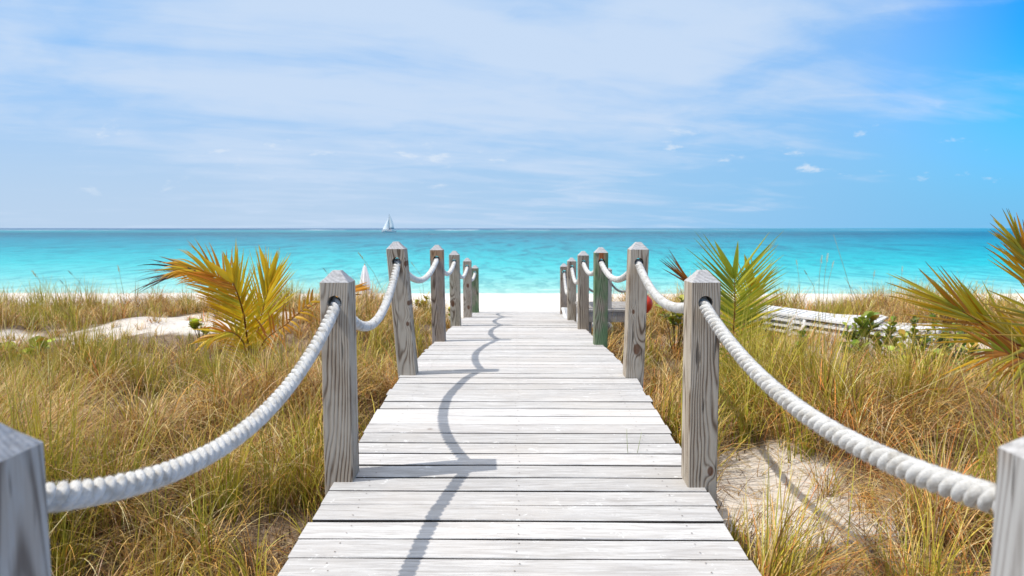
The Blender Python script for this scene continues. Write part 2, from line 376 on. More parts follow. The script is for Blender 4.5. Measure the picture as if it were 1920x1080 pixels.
def water_mat():
    m, t, b, o = new_mat('lagoon_water')
    geo = t.add('ShaderNodeNewGeometry'); x, y, z = t.xyz(geo.outputs['Position'])
    nbig = t.noise(t.comb(t.math('MULTIPLY', x, 0.006), t.math('MULTIPLY', y, 0.012), 0.0), 1.0, 5, 0.6)
    ly = t.math('LOGARITHM', t.math('MAXIMUM', y, 20.0), 10.0)
    u = t.math('MULTIPLY', t.math('SUBTRACT', ly, 1.55), 1 / 2.75)
    u = t.math('ADD', u, t.math('MULTIPLY', t.math('SUBTRACT', nbig, 0.5), 0.05))
    WS = 0.54
    q = lambda r, g, b_: tuple(v * k_ for v, k_ in zip(srgb(r, g, b_), (0.54, 0.70, 0.63)))
    base = t.ramp(u, [(0.0, q(225, 244, 240)), (0.022, q(190, 240, 240)), (0.06, q(130, 228, 238)), (0.11, q(70, 217, 232)), (0.17, q(25, 200, 222)),
                      (0.25, q(0, 172, 202)), (0.32, q(0, 148, 182)), (0.40, q(0, 126, 156)), (0.455, q(0, 142, 170)), (0.49, q(40, 172, 190)), (0.56, q(20, 150, 180)), (0.60, q(20, 120, 165)), (0.70, q(40, 95, 150))])
    right = t.math('DIVIDE', x, t.math('MAXIMUM', y, 1.0))
    rbase = t.ramp(u, [(0.0, q(225, 244, 240)), (0.022, q(190, 240, 240)), (0.06, q(110, 225, 236)), (0.11, q(40, 212, 228)), (0.17, q(0, 195, 218)),
                       (0.25, q(0, 170, 202)), (0.32, q(0, 148, 184)), (0.42, q(0, 122, 156)), (0.52, q(0, 150, 185)), (0.7, q(0, 150, 185))])
    c = t.mix(t.smooth(right, -0.05, 0.45), base, rbase)
    # seagrass patches, and swell with its darker wave faces painted into the colour
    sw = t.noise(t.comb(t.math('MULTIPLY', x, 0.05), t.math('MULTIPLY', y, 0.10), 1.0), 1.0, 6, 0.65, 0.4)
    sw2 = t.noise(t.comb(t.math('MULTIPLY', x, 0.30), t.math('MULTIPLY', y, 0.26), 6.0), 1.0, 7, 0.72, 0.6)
    layers = []
    for (fx, fy, o_, a0, a1, b0, b1) in ((0.80, 0.24, 6.0, 30, 48, 120, 220), (0.22, 0.050, 2.0, 60, 130, 420, 700), (0.06, 0.0090, 4.0, 200, 400, 2500, 4000)):
        nn = t.noise(t.comb(t.math('MULTIPLY', x, fx), t.math('MULTIPLY', y, fy), o_), 1.0, 5, 0.62, 0.5)
        layers.append(t.math('MULTIPLY', t.smooth(nn, 0.49, 0.585), t.math('MULTIPLY', t.smooth(y, a0, a1), t.smooth(y, b0, b1, 1.0, 0.0))))
    k = t.math('ADD', t.math('ADD', t.math('MULTIPLY', layers[0], 0.50), t.math('MULTIPLY', layers[1], 0.66)), t.math('MULTIPLY', layers[2], 0.70), clamp=True)
    c = t.mix(k, c, t.mix(1.0, c, (0.12, 0.44, 0.54), 'MULTIPLY'))
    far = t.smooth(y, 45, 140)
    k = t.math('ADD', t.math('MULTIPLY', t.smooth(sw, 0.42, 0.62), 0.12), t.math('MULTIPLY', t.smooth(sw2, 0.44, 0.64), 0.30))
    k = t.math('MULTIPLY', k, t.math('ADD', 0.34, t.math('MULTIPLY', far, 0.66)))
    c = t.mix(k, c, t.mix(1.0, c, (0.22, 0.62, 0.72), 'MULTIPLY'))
    # breakers on the reef and a few whitecaps
    rf = t.noise(t.comb(t.math('MULTIPLY', x, 0.013), t.math('MULTIPLY', y, 0.0016), 2.0), 1.0, 3, 0.6)
    reef = t.math('MULTIPLY', t.smooth(rf, 0.50, 0.57), t.math('MULTIPLY', t.smooth(y, 1150, 1250), t.smooth(y, 1600, 1750, 1.0, 0.0)))
    reef = t.math('MULTIPLY', reef, t.smooth(right, -0.1, 0.3, 1.0, 0.35))
    cap = t.noise(t.comb(t.math('MULTIPLY', x, 0.10), t.math('MULTIPLY', y, 0.022), 9.0), 1.0, 2, 0.5)
    caps = t.math('MULTIPLY', t.smooth(cap, 0.745, 0.78), t.math('MULTIPLY', t.smooth(y, 280, 380), t.smooth(y, 900, 1200, 1.0, 0.0)))
    shore = t.math('ADD', y, t.math('MULTIPLY', t.noise(t.comb(t.math('MULTIPLY', x, 0.22), 0.0, 0.0), 1.0, 3), 2.6))
    lace = t.noise(t.comb(t.math('MULTIPLY', x, 0.5), t.math('MULTIPLY', y, 1.4), 0.0), 1.6, 5, 0.7, 0.5)
    foam = t.math('MULTIPLY', t.smooth(shore, 38.4, 39.4, 1.0, 0.0), t.smooth(lace, 0.34, 0.50))
    foam = t.math('MAXIMUM', foam, t.math('MULTIPLY', t.smooth(lace, 0.5, 0.6), t.math('MULTIPLY', t.smooth(shore, 40.6, 41.0), t.smooth(shore, 41.2, 42.0, 0.7, 0.0))))
    wh = t.math('MAXIMUM', t.math('MAXIMUM', t.math('MULTIPLY', reef, 0.85), caps), foam)
    c = t.mix(wh, c, (0.72, 0.75, 0.75))
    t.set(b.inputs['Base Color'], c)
    b.inputs['Roughness'].default_value = 0.28; b.inputs['Specular IOR Level'].default_value = 0.06
    wv = t.noise(t.comb(t.math('MULTIPLY', x, 0.45), t.math('MULTIPLY', y, 0.8), 0.0), 1.0, 6, 0.6, 0.5)
    t.set(b.inputs['Normal'], t.bump(wv, 0.7, 0.9))
    return m

def leafy(name, translucency=0.35, rough=0.55, spec=0.25):
    """colour of each blade or leaf comes from its own attribute"""
    m, t, b, o = new_mat(name)
    a = t.add('ShaderNodeAttribute'); a.attribute_name = 'Col'
    t.l.new(a.outputs['Color'], b.inputs['Base Color'])
    b.inputs['Roughness'].default_value = rough; b.inputs['Specular IOR Level'].default_value = spec
    tr = t.add('ShaderNodeBsdfTranslucent'); t.l.new(a.outputs['Color'], tr.inputs['Color'])
    mx = t.add('ShaderNodeMixShader'); mx.inputs[0].default_value = translucency
    t.l.new(b.outputs[0], mx.inputs[1]); t.l.new(tr.outputs[0], mx.inputs[2]); t.l.new(mx.outputs[0], o.inputs['Surface'])
    return m

def rope_mat():
    m, t, b, o = new_mat('white_rope_fibre')
    tc = t.add('ShaderNodeTexCoord'); ob = tc.outputs['Object']
    n = t.noise(ob, 420, 3, 0.7); n2 = t.noise(ob, 26, 4, 0.6)
    c = t.mix(t.smooth(n2, 0.42, 0.75), (0.67, 0.66, 0.64), (0.44, 0.41, 0.365))
    c = t.mix(t.math('MULTIPLY', t.smooth(n, 0.5, 0.75), 0.25), c, (0.45, 0.43, 0.40))
    t.set(b.inputs['Base Color'], c); b.inputs['Roughness'].default_value = 0.9; b.inputs['Specular IOR Level'].default_value = 0.1
    t.set(b.inputs['Normal'], t.bump(t.math('ADD', n, t.math('MULTIPLY', t.noise(ob, 130, 3, 0.7), 1.2)), 0.7, 0.004))
    return m

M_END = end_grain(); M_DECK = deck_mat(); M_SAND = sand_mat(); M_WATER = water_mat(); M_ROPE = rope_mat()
M_GRASS = leafy('grass_blades', 0.20, 0.45, 0.4); M_PALM = leafy('palm_leaf', 0.42, 0.42, 0.35); M_SHRUB = leafy('fleshy_leaf', 0.2, 0.4, 0.4)
M_JOIST = plain('old_joist_timber', (0.20, 0.17, 0.14), 0.9, 0.1, 0.2, 9)
M_EDGE = plain('dirty_gap_shade_edge', (0.065, 0.055, 0.047), 0.95, 0.05, 0.2, 12)  # dirty board sides, blackened further to put the gap shade into their colour
M_NAIL = plain('rusty_nail', (0.20, 0.15, 0.12), 0.8, 0.2, 0.2, 30)
M_GREYWOOD = wood_post('grey_platform_timber', (0.40, 0.38, 0.36), (0.20, 0.18, 0.16), 5.0)
M_WHITE = plain('white_resin', (0.80, 0.79, 0.77), 0.45, 0.35, 0.05, 4)

# ------------------------------------------------------------------ the walkway's line and the lie of the land
DECK_W = 1.80
DY = np.array([-2.0, 1.0, 2.55, 3.25, 4.2, 5.17, 6.3, 7.5, 9.3, 11.0, 12.6, 14.4])
DZ = np.array([-1.32, -1.31, -1.285, -1.24, -1.175, -1.125, -1.175, -1.245, -1.345, -1.475, -1.59, -1.76]) + CZ
def deck_z(y): return float(np.interp(y, DY, DZ))

def ground_z(x, y):
    x = np.asarray(x, float); y = np.asarray(y, float)
    b = np.interp(y, [-40, 0, 5, 10, 13, 17, 21, 30, 37.6, 46, 70], [2.05, 1.98, 2.0, 2.02, 1.92, 1.55, 1.22, 0.58, 0.0, -0.6, -2.0])
    near = np.interp(y, [16, 21], [1.0, 0.15])
    side = np.clip((np.abs(x) - 1.0) / 1.2, 0, 1)
    b = b + near * side * (0.09 * vnoise(x, y, 0.9, 3) + 0.085 * vnoise(x, y, 2.6, 31)) + 0.012 * vnoise(x, y, 7.0, 5)
    b = b - (1 - side) * np.interp(y, [12.5, 14.5], [0.16, 0.0])
    return b

SAND_PATCHES = [  # centre x, y, radius x, radius y, strength
    (-5.7, 11.4, 1.45, 1.4, .80), (-7.9, 10.2, 0.5, 0.45, 0.75), (-5.0, 10.6, 0.8, 0.8, 0.8), (-4.4, 12.4, 1.0, 0.8, .7),
    (1.62, 4.30, 0.44, 0.70, .90), (1.9, 3.8, 0.42, 0.38, 0.80), (2.15, 2.75, 0.36, 0.22, .8), (2.5, 9.8, 0.55, 0.5, 0.9), (5.9, 8.6, 0.6, 0.8, .7), (4.4, 8.9, 1.0, 1.3, 0.45)]
def bare(x, y):
    v = np.zeros_like(x)
    for cx, cy, rx, ry, s in SAND_PATCHES:
        d = np.sqrt(((x - cx) / rx) ** 2 + ((y - cy) / ry) ** 2) + 0.30 * vnoise(x, y, 3.1, 8) + 0.28 * vnoise(x, y, 8.5, 9)
        v = np.maximum(v, s * np.clip((1.15 - d) / 0.35, 0, 1))
    return v

def cover(x, y):
    """how closely the dune grass stands, 0..1"""
    edge = 16.6 + 0.9 * vnoise(x, y * 0.2, 0.8, 21) + np.where(x > 0, -0.3, 0.2)
    c = np.clip((edge - y) / 0.9, 0, 1) * (1 - bare(x, y))
    c = c * np.clip((np.abs(x) - np.interp(y, [0, 11.5, 13.5, 17], [0.90, 0.95, 1.5, 3.0])) / 0.10, 0, 1)
    return c

# ------------------------------------------------------------------ ground, sea
xs = np.unique(np.concatenate([np.linspace(-9, 9, 190), np.linspace(-30, -9, 60), np.linspace(9, 30, 60), np.linspace(-400, -30, 30), np.linspace(30, 400, 30)]))
ys = np.unique(np.concatenate([np.linspace(-40, -1, 14), np.linspace(-1, 18, 190), np.linspace(18, 70, 90)]))
GX, GY = np.meshgrid(xs, ys); GZ = ground_z(GX, GY)
V = np.stack([GX.ravel(), GY.ravel(), GZ.ravel()], 1); nx = len(xs); ny = len(ys)
I = (np.arange(ny - 1)[:, None] * nx + np.arange(nx - 1)[None, :]).ravel()
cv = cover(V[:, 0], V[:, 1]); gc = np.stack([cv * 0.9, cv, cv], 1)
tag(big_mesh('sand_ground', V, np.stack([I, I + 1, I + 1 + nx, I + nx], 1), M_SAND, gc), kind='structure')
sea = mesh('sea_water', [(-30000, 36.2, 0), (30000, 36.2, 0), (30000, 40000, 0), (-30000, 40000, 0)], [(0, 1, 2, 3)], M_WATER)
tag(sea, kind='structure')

# ------------------------------------------------------------------ boardwalk
walk = empty('boardwalk', (0, 0, 0))
tag(walk, 'bleached wooden boardwalk of crosswise boards running down to the beach', 'boardwalk')
vv, ff, cc, mm = [], [], [], []
y = -1.9; pitch = 0.149
while y < 14.4:
    pw = pitch - random.uniform(0.0115, 0.0165); r3 = (random.random(), random.random(), random.random())
    xl = -0.90 + random.uniform(-0.012, 0.010); xr = 0.90 + random.uniform(-0.010, 0.012)
    zz = random.uniform(-0.0025, 0.0025); tw = random.uniform(-0.002, 0.002); skew = random.uniform(-0.003, 0.003)
    N = 10; bev = 0.0028; th = 0.036; base = len(vv)
    ph = random.uniform(0, 6.28)
    for i in range(N + 1):
        u = i / N; x = xl + (xr - xl) * u
        wob = 0.0016 * math.sin(u * 7 + ph) + skew * (u - 0.5); wob2 = 0.0016 * math.sin(u * 9 + ph * 2)
        y0 = y + wob; y1 = y + pw + wob + wob2; z0 = deck_z(y) + zz + tw * (u - .5); z1 = deck_z(y + pw) + zz + tw * (u - .5)
        crown = 0.0012 * math.sin(u * 5 + ph)
        for (a, b_) in ((y0, z0 - th), (y0, z0 - bev), (y0 + bev, z0 + crown), (y1 - bev, z1 + crown), (y1, z1 - bev), (y1, z1 - th)):
            vv.append((x, a, b_)); cc.append(r3)
    for i in range(N):
        for k in range(6):
            a = base + i * 6 + k; b_ = base + i * 6 + (k + 1) % 6
            ff.append((a, a + 6, b_ + 6, b_)); mm.append(1 if k in (0, 4, 5) else 0)
    ff.append(tuple(base + k for k in range(6))); ff.append(tuple(base + N * 6 + k for k in range(6))[::-1]); mm += [0, 0]
    for jx in (-0.72, 0.0, 0.72):                       # nail heads over the joists
        for fy in (0.28, 0.74):
            nx_, ny_ = jx + random.uniform(-.012, .012), y + pw * fy + random.uniform(-.008, .008); b0 = len(vv)
            nz = deck_z(y) + (deck_z(y + pw) - deck_z(y)) * fy + zz + 0.0030
            for k in range(7): vv.append((nx_ + .0034 * math.cos(k * .9), ny_ + .0034 * math.sin(k * .9), nz)); cc.append(r3)
            ff.append(tuple(b0 + k for k in range(7))); mm.append(2)
    y += pitch
mesh('deck_boards', vv, ff, [M_DECK, M_EDGE, M_NAIL], walk, cols=cc, midx=mm)
for sx in (-0.72, 0.0, 0.72):
    mb = MB(); yy = np.linspace(-1.9, 14.3, 34)
    for a, b_ in zip(yy[:-1], yy[1:]):
        n = len(mb.v); za, zb = deck_z(a) - 0.042, deck_z(b_) - 0.042
        mb.v += [(sx - .02, a, za - .19), (sx + .02, a, za - .19), (sx + .02, a, za), (sx - .02, a, za), (sx - .02, b_, zb - .19), (sx + .02, b_, zb - .19), (sx + .02, b_, zb), (sx - .02, b_, zb)]
        mb.f += [(n, n + 4, n + 5, n + 1), (n + 1, n + 5, n + 6, n + 2), (n + 2, n + 6, n + 7, n + 3), (n + 3, n + 7, n + 4, n)]
    mb.build('joist', M_JOIST, walk)

# ------------------------------------------------------------------ posts with a drilled hole and a chamfered cap
HW = 0.070; HOLE_R = 0.0345; HOLE_D = 0.097
def post_mesh(h_below, h, lean, cap=0.055, hw=HW, hole=True, tip=0.020, hd=HOLE_D, hr=HOLE_R):
    """origin at deck level, centre of the post; returns verts, faces, material index"""
    v, f, mi = [], [], []
    e = hw - 0.005; zc = h - hd; cell = min(hw * 0.93, hd - 0.004)
    def P(x, y, z): v.append((x + lean * z / h, y, z)); return len(v) - 1
    sec = [(-e, -hw), (e, -hw), (hw, -e), (hw, e), (e, hw), (-e, hw), (-hw, e), (-hw, -e)]
    zs = [-h_below, 0.0, zc - cell, zc + cell, h] if hole else [-h_below, 0.0, h]
    rings = [[P(x, y, z) for x, y in sec] for z in zs]
    for i in range(len(zs) - 1):
        for k in range(8):
            if hole and i == 2 and k in (0, 4): continue
            a, b_ = rings[i][k], rings[i][(k + 1) % 8]; f.append((a, b_, rings[i + 1][(k + 1) % 8], rings[i + 1][k])); mi.append(0)
    if hole:
        n = 24; circ = {}
        for side, yy in ((0, -hw), (1, hw)):
            c = [P(hr * math.cos(2 * math.pi * k / n), yy, zc + hr * math.sin(2 * math.pi * k / n)) for k in range(n)]
            sq = []
            for k in range(n):
                a = 2 * math.pi * k / n; m_ = max(abs(math.cos(a)) , abs(math.sin(a)))
                sq.append(P(e * math.cos(a) / m_, yy, zc + cell * math.sin(a) / m_))
            for k in range(n):
                q = (c[k], c[(k + 1) % n], sq[(k + 1) % n], sq[k]); f.append(q if side else q[::-1]); mi.append(0)
            circ[side] = c
        for k in range(n):
            f.append((circ[0][k], circ[0][(k + 1) % n], circ[1][(k + 1) % n], circ[1][k])); mi.append(0)
    s2 = tip / hw
    mid = [P(x * 0.62, y * 0.62, h + cap * 0.50) for x, y in sec]; top = [P(x * s2, y * s2, h + cap) for x, y in sec]
    for A, B in ((rings[-1], mid), (mid, top)):
        for k in range(8): f.append((A[k], A[(k + 1) % 8], B[(k + 1) % 8], B[k])); mi.append(1)
    f.append(tuple(top)); mi.append(1)
    return v, f, mi

GREY = dict(light=(0.46, 0.40, 0.325), dark=(0.150, 0.105, 0.070))
DARK = dict(light=(0.33, 0.275, 0.235), dark=(0.10, 0.07, 0.052))
#      base px, top px, shoulder py, front Y, material args, label
POSTS = {'L': [], 'R': []}
TBL = [
 ('L', 635, 626, 530, 3.25, dict(GREY, seed=1.0, knots=[(-0.008, 0.86, 0.011)], brown=.3), 'grey striped post with orange frond tips behind it, second on the left of boardwalk'),
 ('L', 763, 741, 467, 5.17, dict(GREY, seed=2.3, knots=[(0.0, 0.86, 0.013), (0.026, 0.86, 0.009), (0.02, 0.56, 0.014), (0.01, 0.40, 0.013)]), 'outward leaning grey post with wavy grain and knots, third on the left side of boardwalk'),
 ('L', 822, 818, 469, 7.40, dict(DARK, seed=3.1, brown=.9, stains=[(-.1, .1, 0.90, 1.2, (0.42, 0.24, 0.12), .7)]), 'brown post with orange tinted top, fourth on the left side of boardwalk'),
 ('L', 854, 851, 478, 9.40, dict(GREY, seed=4.7, knots=[(-.035, 0.32, 0.03)], green=.15), 'pale grey post with one dark knot near its foot, fifth on the left of boardwalk'),
 ('L', 876.5, 875.5, 490, 11.5, dict(GREY, seed=5.9, knots=[(0.01, 0.55, 0.025), (.02, .18, .025)]), 'slim grey post beside the green end post, sixth on the left of boardwalk'),
 ('L', 891, 890, 503, 13.4, dict(DARK, seed=6.2, green=.95), 'green stained last post on left at the beach end of boardwalk'),
 ('R', 1317, 1324, 530, 3.20, dict(GREY, seed=7.4, knots=[(0.037, 0.075, 0.016)], tone=.95), 'wide grey post on right with round brown knot at its foot'),
 ('R', 1190, 1199.5, 468, 5.10, dict(GREY, seed=8.8, brown=.6, knots=[(-0.018, 0.50, 0.012), (0.012, 0.215, 0.028)]), 'grey brown post on right with large dark knot, red float behind it'),
 ('R', 1127, 1128, 474, 7.10, dict(DARK, seed=9.3, green=1.0, stains=[(-0.035, 0.012, 0.86, 1.2, (0.36, 0.11, 0.035), .95), (0.02, 0.032, 0.9, 1.2, (0.45, 0.25, 0.12), .8)]), 'green stained post with rusty brown patch at top on right of boardwalk'),
 ('R', 1094.5, 1094.5, 479, 8.90, dict(GREY, seed=10.1, tone=.8), 'plain grey post just beyond the green post on right of boardwalk'),
 ('R', 1073, 1072.5, 490, 10.8, dict(GREY, seed=11.7, tone=.85), 'slim grey post, next to last on the right of boardwalk'),
 ('R', 1058, 1058, 500, 12.6, dict(DARK, seed=12.9, brown=.4), 'dark grey brown last post on right at the beach end of boardwalk')]
def add_post(side, bx, by, h, lean, mat, label):
    z = deck_z(by); hb = z - float(ground_z(bx, by)) + 0.35
    v, f, mi = post_mesh(hb, h, lean)
    o = mesh('rope_post', v, f, [mat, M_END], midx=mi, loc=(bx, by, z)); tag(o, label, 'post', 'boardwalk rope posts')
    POSTS[side].append(dict(x=bx + lean * (h - HOLE_D) / h, y=by, z=z + h - HOLE_D))
    return o
for side, cx, cy, Yb, lab in (('L', 85, 828, 1.14, 'blurred near post cut off by the left frame edge, rope behind it'), ('R', 1868, 837, 1.12, 'blurred near post cut off by the right frame edge, rope behind it')):
    p = at(cx, cy, Yb); bx = p.x + (-HW if side == 'L' else HW); by = Yb - HW
    add_post(side, bx, by, p.z - deck_z(by), 0.0, wood_post('bluish_grey_near_post', (0.43, 0.42, 0.41), (0.20, 0.18, 0.165), 13.0 + cx * 0.01, tone=.9), lab)
for i, (side, bpx, tpx, spy, Yf, kw, lab) in enumerate(TBL):
    zd = deck_z(Yf + HW); top = at(tpx, spy, Yf)
    bp = at(bpx, 700, Yf); k = (CZ - zd) / (CZ - bp.z) if bp.z < CZ else 1
    # the base's x at deck level on the plane y = Yf
    lo, hi = 430.0, 1400.0
    for _ in range(50):
        mdl = (lo + hi) / 2
        if at(bpx, mdl, Yf).z > zd: lo = mdl
        else: hi = mdl
    bx = at(bpx, lo, Yf).x; h = top.z - zd
    add_post(side, bx, Yf + HW, h, top.x - bx, wood_post('weathered_post_timber', **kw), lab)

# ------------------------------------------------------------------ the two heavy ropes
def rope_span(name, parent, A, B, sag, r1=0.0154, r2=0.0133, lay=0.118, step=0.007, seg=10, hairs=0, skewu=0.0):
    A, B = Vector(A), Vector(B); L = (B - A).length * (1 + 2.6 * (sag / (B - A).length) ** 2)
    n = max(12, int(L / step)); u = np.linspace(0, 1, n + 1)
    uu = u
    pts = np.stack([A.x + (B.x - A.x) * uu, A.y + (B.y - A.y) * uu, A.z + (B.z - A.z) * uu - 4 * sag * uu * (1 - uu) * (1 + skewu * (0.5 - uu))], 1)
    T = np.gradient(pts, axis=0); ds = np.linalg.norm(T, axis=1); T /= ds[:, None]
    s = np.concatenate([[0], np.cumsum(np.linalg.norm(np.diff(pts, axis=0), axis=1))])
    Bx = np.tile([1.0, 0, 0], (n + 1, 1)); Bx -= (Bx * T).sum(1)[:, None] * T; Bx /= np.linalg.norm(Bx, axis=1)[:, None]
    Nn = np.cross(T, Bx)
    V, F = [], []; ang = np.linspace(0, 2 * np.pi, seg, endpoint=False)
    for k in range(3):
        ph = 2 * np.pi * (s / lay) + 2 * np.pi * k / 3
        c = pts + r1 * (np.cos(ph)[:, None] * Nn + np.sin(ph)[:, None] * Bx)
        rr = r2 * (1 + 0.03 * np.sin(s * 61 + k) + 0.02 * np.sin(s * 173 + 2 * k))
        ring = c[:, None, :] + rr[:, None, None] * (np.cos(ang)[None, :, None] * Nn[:, None, :] + np.sin(ang)[None, :, None] * Bx[:, None, :])
        b0 = sum(len(q) for q in V); V.append(ring.reshape(-1, 3))
        i = np.arange(n)[:, None] * seg; j = np.arange(seg)[None, :]; j2 = (j + 1) % seg
        F.append(np.stack([b0 + i + j, b0 + i + j2, b0 + i + seg + j2, b0 + i + seg + j], 2).reshape(-1, 4))
    if hairs:                                         # loose fibres standing off the strands
        r = np.random.default_rng(int(A.y * 100)); idx = r.integers(0, n, hairs); a = r.uniform(0, 2 * np.pi, hairs)
        d = np.cos(a)[:, None] * Nn[idx] + np.sin(a)[:, None] * Bx[idx]
        p0 = pts[idx] + d * (r1 + r2 * 0.75); p1 = p0 + d * r.uniform(.002, .008, hairs)[:, None] + T[idx] * r.uniform(-.006, .006, hairs)[:, None]
        wd = np.cross(d, T[idx]) * 0.00035
        b0 = sum(len(q) for q in V); V.append(np.stack([p0 - wd, p0 + wd, p1 + wd * .4, p1 - wd * .4], 1).reshape(-1, 3))
        F.append(b0 + np.arange(hairs * 4).reshape(-1, 4))
    o = big_mesh(name, np.concatenate(V), np.concatenate(F), M_ROPE); o.parent = parent
    return o
SAGS = {'L': [0.25, 0.285, 0.19, 0.17, 0.20, 0.18], 'R': [0.155, 0.15, 0.16, 0.14, 0.26, 0.42]}
for side, lab in (('L', 'thick twisted white rope swagged through the posts on the left, its inner side shaded'), ('R', 'thick twisted white rope swagged through the posts on the right, brightly sunlit')):
    root = empty('handrail_rope', (0, 0, 0)); tag(root, lab, 'rope', 'boardwalk handrail ropes')
    ps = POSTS[side]
    ends = [(p['x'], p['y'], p['z'] + (0.02 if (side == 'L' and i == 0) else 0.002)) for i, p in enumerate(ps)]
    for i in range(len(ps) - 1):
        a, b_ = ends[i], ends[i + 1]
        rope_span('rope_span', root, a, b_, SAGS[side][i], step=0.006 if i < 2 else 0.011, seg=12 if i < 2 else 8, hairs=(9000, 4200, 900, 0, 0, 0)[i])

# ------------------------------------------------------------------ dune grass
def blades(px, py, pz, az, lean, curve, length, width, col, tipcol, nseg):
    n = len(px); t = np.linspace(0, 1, nseg + 1)
    th = lean[:, None] + curve[:, None] * t[None, :] ** 1.3
    st = length[:, None] / nseg
    h = np.concatenate([np.zeros((n, 1)), np.cumsum(np.sin(th[:, :-1]) * st, 1)], 1)
    v = np.concatenate([np.zeros((n, 1)), np.cumsum(np.cos(th[:, :-1]) * st, 1)], 1)
    cx = px[:, None] + np.cos(az)[:, None] * h; cy = py[:, None] + np.sin(az)[:, None] * h; cz = pz[:, None] + v
    tw = az + np.pi / 2 + rng.normal(0, 0.5, n)
    wd = width[:, None] * (1 - 0.92 * t[None, :] ** 1.6) * 0.5
    ox = np.cos(tw)[:, None] * wd; oy = np.sin(tw)[:, None] * wd
    L = np.stack([cx - ox, cy - oy, cz], 2); Rr = np.stack([cx + ox, cy + oy, cz], 2)
    V = np.stack([L, Rr], 2).reshape(-1, 3)                       # n, nseg+1, 2
    b = (np.arange(n) * (nseg + 1) * 2)[:, None] + (np.arange(nseg) * 2)[None, :]
    Q = np.stack([b, b + 1, b + 3, b + 2], 2).reshape(-1, 4)
    C = col[:, None, :] * (1 - t[None, :, None]) + tipcol[:, None, :] * t[None, :, None]
    C = np.repeat(C[:, :, None, :], 2, 2).reshape(-1, 3)
    return V, Q, C

